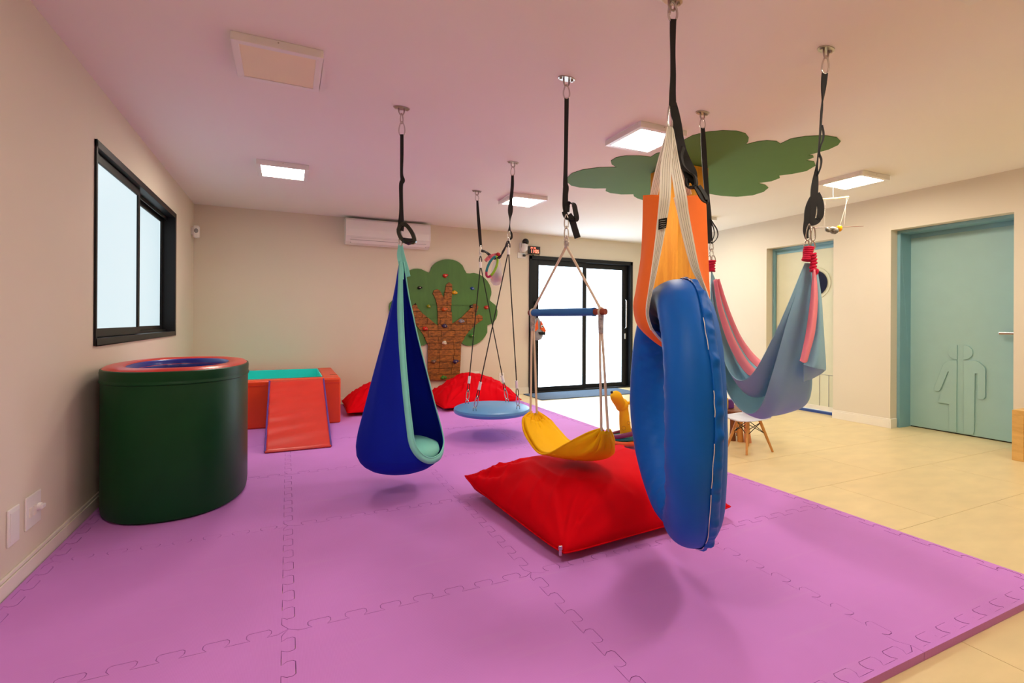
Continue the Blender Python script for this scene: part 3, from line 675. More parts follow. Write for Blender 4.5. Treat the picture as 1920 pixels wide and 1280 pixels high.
# --- disc swing straps
hkL = ceiling_hook(1.876, 5.04, 'steel ceiling hook of the round platform swing, farther from the camera', 1.0)
hkR = ceiling_hook(1.828, 3.988, 'steel ceiling hook of the round platform swing, nearer to the camera', 1.0)
A = lambda x, y: at(x, y, 5.36)
B_ = lambda x, y, d=4.39: at(x, y, d)
dl = lambda y: 5.36 - .20 * (y - 376) / 90; dr = lambda y: 4.39 + .12 * (y - 325) / 125
strap_thing('long black hanging strap on the left of the round platform swing', hkL, .1, [at(895, 376, 5.36), at(896, 395, 5.33), at(898, 420, 5.28), at(900, 445, 5.22), at(901.5, 462, 5.18)], [.022, .03, .034, .034, .028], R_, [], rings=[(at(901.5, 460, 5.17), at(901, 478, 5.15)), (at(901, 474, 5.15), at(901, 486, 5.15))])
strap_thing('twisted black hanging strap on the right of the round platform swing, crossing a lit lamp', hkR, .1, [at(961, 328, 4.39), at(960.5, 350, 4.40), at(958, 375, 4.43), at(957, 395, 4.45), at(956, 418, 4.48), at(955, 433, 4.5)], [.024, .030, .03, .046, .014, .024], [R_, R_, R_, (R_ + FW * .3), FW, R_], [([at(954, 430, 4.5), at(959, 438, 4.5), at(959, 446, 4.5), at(955, 448, 4.5)], R_, .02)], rings=[(at(954, 430, 4.5), at(954, 448, 4.5)), (at(953.5, 446, 4.5), at(953.5, 460, 4.5))])

# --- disc swing
dc = Vector((1.845, 4.501, .322))
ds = thing('platform_swing', 'round light blue padded platform swing hanging low on four black ropes', 'swing', (dc.x, dc.y, dc.z - .06))
Rd = .378
MB().lathe([(0, -.062), (Rd - .03, -.062), (Rd - .008, -.052), (Rd, -.032), (Rd - .006, -.012), (Rd - .03, 0), (0, .002)], dc, 64).build('seat', M_DISC, ds, smooth_='auto')
RH = Vector((RT.x, RT.y, 0)).normalized(); FH = Vector((FW.x, FW.y, 0)).normalized()
topL, topR = at(901, 496, 5.15), at(953.5, 470, 4.5)
att = {'near': (210, topR), 'right': (120, topR), 'left': (300, topL), 'far': (30, topL)}
for nm, (ang, top) in att.items():
    a = radians(ang); q = dc + (RH * sin(a) + FH * cos(a)) * .30
    e = top.lerp(q, .94) if nm != 'x' else q
    hh = q + Vector((0, 0, .012)); dirn = (top - hh).normalized()
    c0 = hh + dirn * .03; c1 = hh + dirn * .12; c2 = hh + dirn * .20
    MB().tube([c2, top], .0055, 8).build('rope', M_BLACK, ds)
    MB().cyl(c2 - dirn * .005, c2 + dirn * .07, .014, n=10).build('rope_sleeve', M_WHITEPL, ds)
    b = MB(); carabiner(b, c2 + dirn * .005, c1 - dirn * .01, .028, .004); b.build('thimble', M_BLACK, ds, smooth_=True)
    b = MB(); carabiner(b, c1 + dirn * .012, c0 - dirn * .005, .036, .0048); b.build('carabiner', M_CHROME, ds, smooth_=True)
    b = MB(); b.tube([q + RH * .014, q + RH * .012 + Vector((0, 0, .032)), q - RH * .012 + Vector((0, 0, .032)), q - RH * .014], .005, 8); b.build('eye_bolt', M_CHROME, ds, smooth_=True)
for top in (topL, topR):
    MB().cyl(top - Vector((0, 0, .035)), top + Vector((0, 0, .03)), .014, n=10).build('rope_sleeve', M_WHITEPL, ds)
    b = MB(); carabiner(b, top + Vector((0, 0, .085)), top + Vector((0, 0, .02)), .032, .005); b.build('thimble', M_BLACK, ds, smooth_=True)

# connecting dark band between the two hangers, with toys
pts = [at(903, 470, 5.1), at(912, 473, 5.0), at(922, 481, 4.9), at(934, 484, 4.78), at(944, 470, 4.65), at(953, 452, 4.5)]
tag(MB().ribbon(pts, [Vector((0, 0, 1)), RH, Vector((0, 0, 1)), RH, Vector((0, 0, 1)), RH], [.03, .02, .035, .03, .02, .025], .012).build('dark_band', M_BLACK), 'dark twisted band strung between the two hangers of the platform swing', 'band')
dt = 4.78
ring = thing('teething_ring', 'oval toy ring in teal, lime and magenta hanging on the dark band', 'toy', at(923, 505, dt))
cc = at(922.5, 500, dt); oval = []
for i in range(36):
    a = 2 * pi * i / 36; u_, v_ = sin(a) * .028, cos(a) * .105
    oval.append(cc + (RH * cos(.42) - Vector((0, 0, 1)) * -sin(.42) * 0) * u_ + (Vector((0, 0, 1)) * cos(.35) + RH * sin(.35)) * v_ + RH * .016 * sin(a))
for (i0, i1, c_, nm) in ((0, 15, (140, 190, 40), 'lime green segment'), (15, 24, (176, 30, 84), 'magenta segment'), (24, 36, (20, 130, 140), 'teal segment')):
    lab(MB().tube([oval[i % 36] for i in range(i0, i1 + 1)], .0125, 10).build('ring_segment', mat('ring_' + nm.split()[0], c_, rough=.4), ring, smooth_=True), nm)
bag = thing('ball_bag', 'small clear bag of pastel balls with a red ribbon hanging on the dark band', 'toy bag', at(930, 533, dt))
cb = at(931, 507, dt + .10); rows = []
for (zz_, rx, ox) in ((.13, .012, .01), (.10, .03, .008), (.05, .045, .004), (0, .055, 0), (-.06, .062, 0), (-.11, .058, -.002), (-.145, .03, 0), (-.15, .003, 0)):
    rows.append([cb + RH * (ox + rx * cos(2 * pi * a / 16)) + FH * (rx * .55 * sin(2 * pi * a / 16)) + Vector((0, 0, zz_)) for a in range(16)])
gl = mat('milky_plastic_film', (226, 214, 214), rough=.3); gl.node_tree.nodes['Principled BSDF'].inputs['Alpha'].default_value = .45
MB().grid(rows, closed_u=True).build('film', gl, bag, smooth_=True)
for i, (ox, oz, c_) in enumerate(((-.025, -.03, (226, 170, 150)), (.025, -.02, (150, 190, 200)), (-.01, -.09, (180, 110, 160)), (.03, -.085, (200, 120, 150)), (.0, -.055, (130, 120, 190)), (-.035, -.075, (230, 140, 130)))):
    lab(MB().ball(cb + RH * ox + Vector((0, 0, oz)), .026, 12).build('ball', mat('pastel_%d' % i, c_, rough=.5), bag, smooth_=True), 'pastel ball')
lab(MB().ball(at(934, 477, dt + .04), .024, 12, (1, 1, .9)).build('knot', mat('red_ribbon', (190, 20, 30)), bag, smooth_=True), 'red ribbon knot')
lab(MB().ribbon([at(934, 477, dt + .04), at(925, 480, dt + .06), at(917, 483, dt + .06), at(910, 489, dt + .04)], [Vector((0, 0, 1))] * 4, [.03, .045, .04, .03], .008).build('ribbon_tail', mat('patterned_ribbon', (226, 110, 120), var=.4, scale=40), bag, smooth_='auto'), 'pink patterned ribbon tail')

# --- trapeze strap
d0 = 2.87
hk = ceiling_hook(1.479, 2.481, 'steel ceiling hook holding the trapeze bar swing', 1.0)
A = lambda x, y: at(x, y, d0)
t = strap_thing('black hanging strap with a folded knot and loose end above the trapeze bar', hk, .1,
    [A(1062.5, 184), A(1062, 220), A(1061, 290), A(1060, 340), A(1061, 352), A(1060, 366), A(1060, 385), A(1062, 398)], [.026, .024, .022, .026, .034, .032, .034, .034], R_,
    [([A(1063, 396), A(1064, 385), A(1069, 381), A(1076, 384), A(1079, 396), A(1081, 410), A(1074, 412), A(1064, 408)], [FW * .6 + R_] * 8, [.034] * 8),
     ([A(1066, 402), A(1073, 414), A(1078, 430), A(1083, 446)], R_, [.036, .036, .037, .037]),
     ([A(1058, 396), A(1062, 406), A(1072, 410), A(1083, 406)], Vector((0, 0, 1)), [.03, .03, .026, .026])],
    rings=[(A(1062, 402), A(1062, 428)), (A(1062, 424), A(1062, 446)), (A(1062, 442), A(1062, 463))])

# --- trapeze bar swing with yellow sling
bl, br = at(993, 585, 3.1), at(1136, 585.5, 2.64); bz = (bl.z + br.z) / 2; bl.z = br.z = bz
u = (br - bl).normalized(); apex = A(1062, 461)
tr = thing('trapeze_swing', 'wooden trapeze bar with blue foam cover hanging on cream ropes', 'swing', (1.48, 2.48, bz))
MB().cyl(bl, br, .0175, n=20).build('bar', M_RODWOOD, tr, bevel=.002)
MB().tube([bl.lerp(br, .045), bl.lerp(br, .86)], .0225, 20).build('foam_cover', M_FOAMBLUE, tr, bevel=.004, smooth_='auto')
MB().cyl(bl.lerp(br, .855), bl.lerp(br, .875), .025, n=18).cyl(bl.lerp(br, .035), bl.lerp(br, .05), .024, n=18).build('foam_rim', M_FOAMBLUE, tr)
ra, rb = bl.lerp(br, .05), bl.lerp(br, .945)
for q in (ra, rb):
    MB().tube([apex, q.lerp(apex, .03) + Vector((0, 0, .01)), q], .0075, 8).build('rope', M_ROPE, tr)
    MB().tube([q + u * .02 * 0 + Vector((0, 0, -.018 + .036 * 0)), q + Vector((0, 0, -.05)), q + Vector((0, 0, -.115))], [.017, .016, .014], 10).build('taped_joint', M_TAPE, tr)
    b = MB(); b.tube([q + (Vector((0, 0, 1)) * cos(a) + u.cross(Vector((0, 0, 1))) * sin(a)) * .022 for a in [2 * pi * i / 16 for i in range(16)]], .006, 6, closed=True); b.build('rope_loop', M_ROPE, tr)
lab(MB().tube([apex + Vector((0, 0, -.012)), apex + Vector((0, 0, .03))], .012, 10).build('rope_clamp', M_TAPE, tr), 'silver clamp')

yh = thing('sling_swing', 'yellow fabric baby sling seat hanging from the trapeze bar by cream ropes', 'swing', (1.49, 2.48, .37))
v0 = [(994, 771, 3.10), (979, 786, 3.03), (984, 812, 2.98), (1006, 845, 2.90), (1028, 850, 2.82), (1064, 831, 2.72), (1100, 812, 2.64), (1127, 803, 2.63)]
v1 = [(998, 776, 3.11), (996, 796, 3.07), (1004, 822, 3.00), (1022, 848, 2.92), (1050, 857, 2.82), (1082, 856, 2.72), (1110, 842, 2.64), (1130, 808, 2.63)]
v2 = [(1001, 779, 3.12), (1008, 800, 3.12), (1022, 826, 3.05), (1045, 850, 2.97), (1080, 861, 2.88), (1112, 860, 2.78), (1133, 845, 2.69), (1135, 812, 2.64)]
v3 = [(1004, 776, 3.13), (1018, 793, 3.18), (1034, 812, 3.14), (1060, 838, 3.06), (1096, 858, 2.97), (1133, 858, 2.87), (1150, 845, 2.76), (1139, 809, 2.65)]
v4 = [(1008, 771, 3.14), (1030, 785, 3.24), (1044, 801, 3.22), (1068, 826, 3.14), (1100, 840, 3.05), (1128, 838, 2.96), (1149, 825, 2.82), (1142, 804, 2.66)]
C5 = [[at(*q) for q in c_] for c_ in (v0, v1, v2, v3, v4)]
rows = loft(C5, 8, 8)
nr = len(rows)
for i, r in enumerate(rows):
    s_ = i / (nr - 1); e = max(0, 1 - min(s_, 1 - s_) / .28)
    for k_, p in enumerate(r):
        amp = .017 * e * sin(k_ * 1.35 + .6) + .003 * fract(p, 14)
        r[k_] = p + (FH * .6 + RH * .8) * amp
MB().grid(rows).build('seat', M_YEL, yh, smooth_=True, solid=.009)
# padded inner cushion on the far half, piped edges
rows2 = [[p + Vector((0, 0, .012)) - FH * .010 for p in r[3:-4]] for r in rows[6:int(nr * .60)]]
MB().grid(rows2).build('inner_pad', M_YEL, yh, smooth_=True, solid=.014)
for idx in (0, -1): MB().tube([r[idx] for r in rows], .0055, 8).build('piping', M_YEL, yh, smooth_=True)
for q, ends in ((ra, (rows[0][2], rows[0][-3])), (rb, (rows[-1][2], rows[-1][-3]))):
    s0 = q + Vector((0, 0, -.11))
    for k_, e in enumerate(ends):
        sgn = (-1, 1)[k_]
        MB().tube(smooth([s0 + RH * .006 * sgn, s0.lerp(e, .4) + RH * .004 * sgn, s0.lerp(e, .8), e + Vector((0, 0, -.01))], 4), .0072, 8).build('rope', M_ROPE, yh)

# --- blue pod swing
pc_ = Vector((.69, 3.29, 0))
tc_ = Vector((-pc_.x, -pc_.y, 0)).normalized(); rg = Vector((-tc_.y, tc_.x, 0));
if rg.dot(RT) < 0: rg = -rg
pod = thing('pod_swing', 'royal blue teardrop pod swing with aqua edging and an aqua cushion', 'swing', (.69, 3.29, .155))
PR = [(1.56, .012), (1.50, .022), (1.40, .036), (1.30, .054), (1.20, .078), (1.10, .100), (1.0, .124), (.9, .150), (.8, .176), (.7, .201), (.6, .226), (.5, .254), (.42, .274), (.35, .283), (.29, .278), (.24, .256), (.205, .215), (.180, .150), (.165, .08), (.160, .0)]
def prad(z):
    for (z0_, r0_), (z1_, r1_) in zip(PR, PR[1:]):
        if z <= z0_ and z >= z1_:
            t_ = (z0_ - z) / (z0_ - z1_); return r0_ + (r1_ - r0_) * t_
    return PR[-1][1] if z < PR[-1][0] else PR[0][1]
ZBOT = .285; ZU = .46; AC_ = 50
def a_lr(z):
    tt = (1.56 - z) / (1.56 - ZU)
    al = 2 + 14 * min(max(tt, 0), 1); ar = 84 + 12 * min(max(tt, 0), 1)
    if z < ZU:
        k_ = sqrt(max(0, 1 - ((ZU - z) / (ZU - ZBOT)) ** 2)); al = AC_ - (AC_ - al) * k_; ar = AC_ + (ar - AC_) * k_
    return al, ar
def pdir(a): a = radians(a); return tc_ * cos(a) + rg * sin(a)
def ppt(a, z, off=0.0):
    r = prad(z); wr = .0035 * sin(radians(a) * 9 + z * 3) * min(1, r / .1) * max(0, min(1, (z - .25) * 3))
    return Vector((pc_.x, pc_.y, z)) + pdir(a) * (r + wr + off)
zs = [1.56, 1.5, 1.4, 1.3, 1.2, 1.1, 1.0, .9, .8, .7, .62, .54, .48, .44, .40, .37, .345, .325, .31, .298, .290, ZBOT, .27, .25, .225, .2, .185, .172, .163, .160]
rows = []
for z in zs:
    al, ar = a_lr(z) if z >= ZBOT else (AC_, AC_)
    rows.append([ppt(ar + (al + 360 - ar) * k_ / 60, z) for k_ in range(61)])
MB().grid(rows).build('fabric_shell', M_BLUE, pod, smooth_=True, solid=.004)
bound = [(a_lr(z)[0], z, -1) for z in zs if z > ZBOT + .001] + [(AC_, ZBOT, 0)] + [(a_lr(z)[1], z, 1) for z in reversed([q_ for q_ in zs if q_ > ZBOT + .001])]
inner, outer = [], []
for i, (a, z, sd) in enumerate(bound):
    p = ppt(a, z, .004)
    pa = ppt(*bound[max(i - 1, 0)][:2]); pb = ppt(*bound[min(i + 1, len(bound) - 1)][:2]); tg = (pb - pa).normalized()
    nrm = pdir(a); sidev = tg.cross(nrm).normalized()
    ctr = ppt(AC_, max(z, .45)); 
    if sidev.dot(p - ctr) < 0 and z > ZBOT + .03: sidev = -sidev
    if z <= ZBOT + .03: sidev = Vector((sidev.x, sidev.y, sidev.z)) * (1 if sidev.z < 0 else -1)
    ww = min(.034, .012 + prad(z) * .35)
    inner.append(p - sidev * .004); outer.append(p + sidev * ww)
MB().grid([smooth(inner, 3), smooth(outer, 3)]).build('edging', M_AQUA, pod, smooth_=True, solid=.005)
MB().tube(smooth(inner, 3), .0045, 8).build('piping', M_AQUA, pod, smooth_=True)
MB().lathe([(0, .20), (.17, .205), (.24, .25), (.262, .30), (.250, .335), (.20, .358), (.1, .368), (0, .370)], (pc_.x, pc_.y, 0), 40).build('cushion', M_AQUA, pod, smooth_=True)
pa = at(751, 459, 3.28)
MB().ribbon([pa + rg * .004, pa + rg * .014 + Vector((0, 0, -.07)), Vector((pc_.x, pc_.y, 1.52)) + rg * .03, Vector((pc_.x, pc_.y, 1.46)) + rg * .045 + tc_ * .01], rg + tc_ * .3, [.02, .03, .034, .03], .004).ribbon([pa - rg * .004, pa - rg * .010 + Vector((0, 0, -.07)), Vector((pc_.x, pc_.y, 1.52)) + tc_ * .01, Vector((pc_.x, pc_.y, 1.44)) + tc_ * .03 + rg * .002], rg, [.02, .026, .03, .03], .004).build('hanging_loop', M_AQUA, pod, smooth_='auto')

# ================================================================== TYRE SWING
d0 = 2.17
hk = ceiling_hook(1.54, 1.679, 'steel ceiling hook holding the big blue ring swing, nearest the camera', 1.0)
A = lambda x, y, d=2.17: at(x, y, d)
st = thing('hanging_strap', 'thick black hanging strap with a long loose tail above the big blue ring', 'strap', hk, 'black webbing hanging straps')
b = MB(); carabiner(b, A(1260.5, 2), A(1262, 40), .048, .0052); b.build('carabiner', M_CHROME, st, smooth_=True)
MB().cyl(A(1256, 12), A(1255, 26), .008, n=10).build('carabiner_sleeve', M_OLDSTEEL, st)
MB().ribbon([A(1262, 37), A(1261.5, 60), A(1261.5, 100), A(1262, 140), A(1261, 175), A(1261, 200)], R_, [.026, .024, .020, .022, .026, .030], .012).build('webbing', M_BLACK, st, smooth_='auto')
MB().ribbon([A(1262, 194), A(1266, 215), A(1271, 240), A(1274, 262), A(1279, 285, 2.14), A(1285, 305, 2.14), A(1294, 325, 2.13), A(1297, 342, 2.13)], [R_] * 8, [.028, .036, .036, .036, .040, .050, .056, .046], .010).build('webbing_tail', M_BLACK, st, smooth_='auto')
MB().ribbon([A(1281, 276, 2.12), A(1277, 292, 2.12), A(1281, 310, 2.11), A(1291, 322, 2.11), A(1303, 332, 2.11), A(1304, 348, 2.11), A(1290, 350, 2.11), A(1288, 335, 2.11)], [FW * .6 + R_ * .5] * 8, [.03] * 8, .008).build('webbing_fold', M_BLACK, st, smooth_='auto')
MB().ribbon([A(1300, 342, 2.12), A(1308, 356, 2.10), A(1318, 374, 2.09), A(1326, 378, 2.09), A(1322, 366, 2.10), A(1310, 348, 2.11)], [R_ + FW * .5] * 6, [.030, .028, .024, .022, .024, .024], .005).build('webbing_end', M_BLACK, st, smooth_='auto')
b = MB(); carabiner(b, A(1256.5, 198), A(1257, 242), .026, .0048); b.build('lower_carabiner', M_CHROME, st, smooth_=True)

ty = thing('ring_swing', 'big upright inflated ring in shiny blue fabric hung in an orange sling', 'swing', (1.6, 1.66, .17))
# ring: upright, its plane runs away from the camera
dirD = FH.copy(); cen = at(1270, 772, 2.17); cen.z = (1.353 + .172) / 2
tr_ = .108; Rh = .375
NU, NV = 96, 36
tilt = .045
cen = CAM + FW * 2.17 + RH * .70; cen.z = .7625
def ring_c(a):
    # a=0 at the top, goes toward the camera first; pulled to points where the sling and its own weight act
    ca, sa = cos(a), sin(a)
    z = (.498 if ca > 0 else .455) * ca; dd = -Rh * (abs(sa) ** (.95 if ca > 0 else 1.06)) * (1 if sa >= 0 else -1)
    return cen + dirD * dd + Vector((0, 0, z)) + RH * (.067 * dd + (.020 if ca > 0 else .062) * ca * ca)
rows = []
for i in range(NU):
    a = 2 * pi * i / NU; c0 = ring_c(a); tg = (ring_c(a + .01) - ring_c(a - .01)).normalized()
    outw = (c0 - cen); outw -= RH * outw.dot(RH); outw = (outw - tg * outw.dot(tg)).normalized(); sdv = tg.cross(outw).normalized()
    if sdv.dot(RH) < 0: sdv = -sdv
    row = []
    pinch = 1 - .14 * math.exp(-(min(a, 2 * pi - a) / .30) ** 2) - .22 * math.exp(-((a - pi) / .22) ** 2)
    for k_ in range(NV):
        ph = 2 * pi * k_ / NV; d_ = outw * cos(ph) + sdv * sin(ph)
        q = c0 + d_ * tr_
        rr = tr_ * pinch * (1 + .018 * fract(q, 5.0)) 
        # taut drag folds on the inner side of the far limb
        if cos(ph) < .3: rr += .013 * sin(a * 30 + 6 * ph + 2 * noise.noise(q * 4)) * max(0, .3 - cos(ph)) * (.25 + 1.2 * max(0, noise.noise(q * 3)))
        row.append(c0 + d_ * rr)
    rows.append(row)
MB().grid(rows, closed_u=True, closed_v=True).build('ring', M_TYREB, ty, smooth_=True)
# ruffled seam on the outside
def ring_surf(a, ph, off):
    c0 = ring_c(a); tg = (ring_c(a + .01) - ring_c(a - .01)).normalized()
    outw = (c0 - cen); outw -= RH * outw.dot(RH); outw = (outw - tg * outw.dot(tg)).normalized(); sdv = tg.cross(outw).normalized()
    if sdv.dot(RH) < 0: sdv = -sdv
    pinch = 1 - .14 * math.exp(-(min(a, 2 * pi - a) / .30) ** 2) - .22 * math.exp(-((a - pi) / .22) ** 2)
    return c0 + (outw * cos(ph) + sdv * sin(ph)) * (tr_ * pinch + off)
rows = []; n = 220
for i in range(n + 1):
    a = .02 + (pi - .04) * i / n; wob = .5 + .5 * sin(i * .42 + 1.3 * sin(i * .11)); base = .20 + .04 * sin(i * .08)
    r = []
    for k_, f_ in enumerate((0, .2, .4, .6, .8, 1.0)):
        lift = sin(pi * f_) * (.005 + .013 * wob * (.6 + .4 * sin(i * .77))) + (.004 if k_ < 1 else 0)
        r.append(ring_surf(a, base + f_ * .42, lift))
    rows.append(r)
MB().grid(rows).build('ruffled_seam', M_TYREB, ty, smooth_=True, solid=.003)
b = MB()
for a0, a1 in ((.04, .16), (.20, .34), (.78, 1.02), (1.28, 1.44), (1.6, 1.9), (1.95, 2.5), (2.6, 2.95)):
    b.tube([ring_surf(a0 + (a1 - a0) * q_ / 10, 0.19 + .04 * sin(((a0 + (a1 - a0) * q_ / 10) - .02) / (pi - .04) * n * .08), .005 + .0015 * sin(q_)) for q_ in range(11)], .0014, 6)
lab(b.build('seam_thread', M_THREAD, ty), 'white stitching')

# orange sling with webbing
sl = thing('ring_sling', 'orange canvas sling with striped cream webbing that carries the big blue ring', 'sling', A(1258, 240))
near = [(1252, 367, 2.04), (1244, 420, 2.04), (1232, 480, 2.04), (1219, 540, 2.04), (1213, 585, 2.04), (1226, 622, 2.04), (1262, 648, 2.10), (1320, 618, 2.08), (1331, 575, 2.06), (1314, 520, 2.05), (1290, 465, 2.05), (1275, 410, 2.05), (1265, 370, 2.05)]
mid = [(1226, 365, 2.17), (1222, 420, 2.17), (1212, 480, 2.17), (1202, 540, 2.17), (1198, 585, 2.17), (1212, 625, 2.17), (1262, 655, 2.17), (1312, 622, 2.17), (1326, 575, 2.17), (1318, 520, 2.17), (1308, 465, 2.17), (1300, 410, 2.17), (1296, 367, 2.17)]
far = [(1207, 366, 2.30), (1206, 420, 2.30), (1203, 480, 2.30), (1194, 540, 2.30), (1189, 580, 2.30), (1204, 618, 2.30), (1262, 642, 2.28), (1308, 612, 2.28), (1328, 570, 2.28), (1328, 520, 2.28), (1326, 465, 2.28), (1324, 410, 2.28), (1322, 365, 2.28)]
Cn, Cm, Cf = [[at(*q) for q in c_] for c_ in (near, mid, far)]
rows = loft([Cn, Cm, Cf], 8, 8)
MB().grid(rows).build('canvas', M_ORANGEF, sl, smooth_=True, solid=.008)
# white edge binding along the near edge
MB().tube([p for p in smooth(Cn, 6)], .005, 8).build('edge_binding', M_THREAD, sl, smooth_=True)
def web(pts, ws, name='webbing', dirs=None, SM=mat('webbing_stripe', (150, 142, 130))):
    P_ = [at(*q) for q in pts]; dd = dirs or [RT] * len(P_)
    MB().ribbon(P_, dd, ws, .005).build(name, M_WEB, sl, smooth_='auto')
    # woven stripes
    for f_ in (-.30, -.1, .1, .3):
        Pq = smooth(P_, 6); Dq = smooth(dd, 6); Wq = smooth([Vector((w_, 0, 0)) for w_ in ws], 6)
        MB().ribbon([p + d_ * (f_ * w_.x) - FW * .0032 for p, d_, w_ in zip(Pq, Dq, Wq)], Dq, .0008, .0010, sub=1).build('woven_stripe', SM, sl)
web([(1256, 238, 2.15), (1254, 270, 2.13), (1249, 310, 2.09), (1247, 365, 2.03), (1243, 400, 2.03), (1236, 450, 2.03), (1226, 510, 2.03), (1216, 565, 2.03), (1214, 592, 2.03), (1222, 618, 2.03)], [.024, .036, .046, .046, .042, .034, .024, .014, .012, .010])
web([(1258, 242, 2.16), (1262, 275, 2.13), (1267, 315, 2.09), (1276, 365, 2.03), (1281, 400, 2.03), (1291, 450, 2.03), (1303, 500, 2.03), (1316, 532, 2.045), (1324, 550, 2.05)], [.022, .030, .040, .048, .046, .042, .032, .016, .008])
web([(1257, 236, 2.2), (1247, 275, 2.22), (1236, 320, 2.25), (1226, 366, 2.28)], [.02, .03, .036, .036])
web([(1260, 236, 2.2), (1270, 275, 2.22), (1279, 320, 2.25), (1290, 366, 2.28)], [.02, .03, .03, .036])
lp = thing  # label patch on the left webbing
P0 = at(1243, 416, 2.018)
patch = MB().prism([at(1235, 411, 2.018), at(1251, 408, 2.018), at(1249, 427, 2.018), at(1234, 431, 2.018)], -FW * .002).build('label_patch', M_CAMBLACK, sl); lab(patch, 'small black fabric label with grey print')
b = MB()
for i in range(4):
    y_ = 414 + i * 4; b.ribbon([at(1237, y_ + .5, 2.0148), at(1241, y_ - 1, 2.0148), at(1245, y_ - .4, 2.0148), at(1248, y_ - 1.8, 2.0148)], UP, .0022, .0006, sub=2)
b.build('label_print', M_GREYPL, patch)

# ================================================================== CLOTH HAMMOCK
hkB = ceiling_hook(2.556, 2.491, 'steel ceiling hook of the blue cloth hammock, above the wooden column side', 1.0)
hkF = ceiling_hook(2.542, 1.641, 'steel ceiling hook of the blue cloth hammock, at the upper right', 1.0)
dB = lambda y: 3.33 - .08 * (y - 211) / 260
T_ = lambda x, y: at(x, y, dB(y))
strap_thing('black hanging strap passing in front of the wooden column', hkB, .1, [T_(1317.5, 240), T_(1319, 270), T_(1322, 320), T_(1326, 370), T_(1328.5, 400), T_(1330, 435), T_(1332, 456)], [.026, .034, .034, .030, .034, .034, .030], R_,
    [([T_(1332, 410), T_(1338, 420), T_(1344, 430), T_(1346, 441), T_(1342, 450), T_(1335, 456)], [FW + R_ * .3] * 6, .022), ([T_(1333, 416), T_(1338, 428), T_(1339, 440), T_(1335, 452)], [FW + R_ * .3] * 4, .02)],
    rings=[(T_(1334, 452), T_(1334, 470)), (T_(1334, 466), T_(1334, 482)), (T_(1331, 478), T_(1328, 492)), (T_(1337, 478), T_(1339, 492))])
dF = lambda y: 2.55 + .08 * (y - 92) / 370
U_ = lambda x, y: at(x, y, dF(y))
strap_thing('twisted black hanging strap with a wide loop above the near hammock end', hkF, .1, [U_(1546.5, 137), U_(1544, 165), U_(1540, 215), U_(1537, 260), U_(1533, 300), U_(1528, 345), U_(1526, 370), U_(1524, 400), U_(1520, 420)], [.030, .030, .012, .014, .018, .034, .036, .03, .024], [R_, R_ + FW * .4, FW, FW + R_ * .3, R_ * .6 + FW, R_, R_, R_, R_],
    [([U_(1541, 235), U_(1544, 250), U_(1543, 262), U_(1538, 275), U_(1536, 288), U_(1540, 300), U_(1538, 315), U_(1532, 330)], [R_ * .3 + FW] * 8, .02),
     ([U_(1530, 362), U_(1524, 375), U_(1518, 393), U_(1516, 412), U_(1511, 432), U_(1513, 447)], [R_] * 6, [.026, .045, .050, .048, .030, .018]),
     ([U_(1532, 362), U_(1537, 376), U_(1539, 393), U_(1537, 406), U_(1529, 416), U_(1518, 419)], [R_, R_, R_, R_ + Vector((0, 0, .6)), Vector((0, 0, 1)), Vector((0, 0, 1))], [.026, .034, .036, .034, .030, .026])],
    rings=[(U_(1517, 420), U_(1514, 451)), (U_(1525, 424), U_(1524, 452)), (U_(1514, 449), U_(1511, 466)), (U_(1523, 450), U_(1525, 468))])

hm = thing('cloth_hammock', 'light blue and pink stretchy cloth hammock slung between two straps', 'hammock', (2.52, 2.06, .55))
def crv(pts): return [at(*q) for q in pts]
F0 = (1334, 508, 3.24); N0 = (1515, 492, 2.63)
# outer sheet: from its low front rim, round the belly to the right-hand silhouette
o0 = [F0, (1334, 600, 3.20), (1349, 690, 3.12), (1372, 746, 3.02), (1402, 775, 2.90), (1428, 762, 2.80), (1450, 700, 2.72), (1478, 600, 2.66), (1510, 494, 2.63)]
o1 = [F0, (1337, 600, 3.22), (1352, 690, 3.16), (1374, 750, 3.06), (1408, 779, 2.93), (1440, 778, 2.82), (1466, 722, 2.72), (1491, 610, 2.66), (1513, 494, 2.63)]
o2 = [F0, (1342, 600, 3.26), (1358, 690, 3.22), (1380, 748, 3.12), (1418, 778, 3.0), (1462, 776, 2.86), (1494, 735, 2.74), (1507, 620, 2.66), (1517, 495, 2.63)]
o3 = [F0, (1350, 600, 3.30), (1372, 680, 3.30), (1400, 735, 3.22), (1440, 765, 3.08), (1486, 766, 2.92), (1519, 740, 2.80), (1521, 630, 2.68), (1521, 496, 2.63)]
o4 = [F0, (1358, 600, 3.34), (1385, 655, 3.40), (1418, 700, 3.32), (1456, 735, 3.16), (1490, 735, 3.0), (1507, 700, 2.86), (1516, 625, 2.70), (1522, 496, 2.64)]
rows = loft([crv(c_) for c_ in (o0, o1, o2, o3, o4)], 8, 8)
def ripple(rows, amp, fq, ph=0):
    n_ = len(rows)
    for i, r in enumerate(rows):
        s_ = i / (n_ - 1); e = sin(pi * s_) ** .6
        for k_, p in enumerate(r):
            v_ = k_ / (len(r) - 1)
            r[k_] = p + (FH * .5 - RH * .7 + Vector((0, 0, .3))) * amp * (sin(v_ * fq + ph + 1.5 * s_) * e * (.6 + .8 * abs(s_ - .5)))
    return rows
ripple(rows, .010, 15)
MB().grid(rows).build('outer_cloth', M_HAM, hm, smooth_=True, solid=.004)
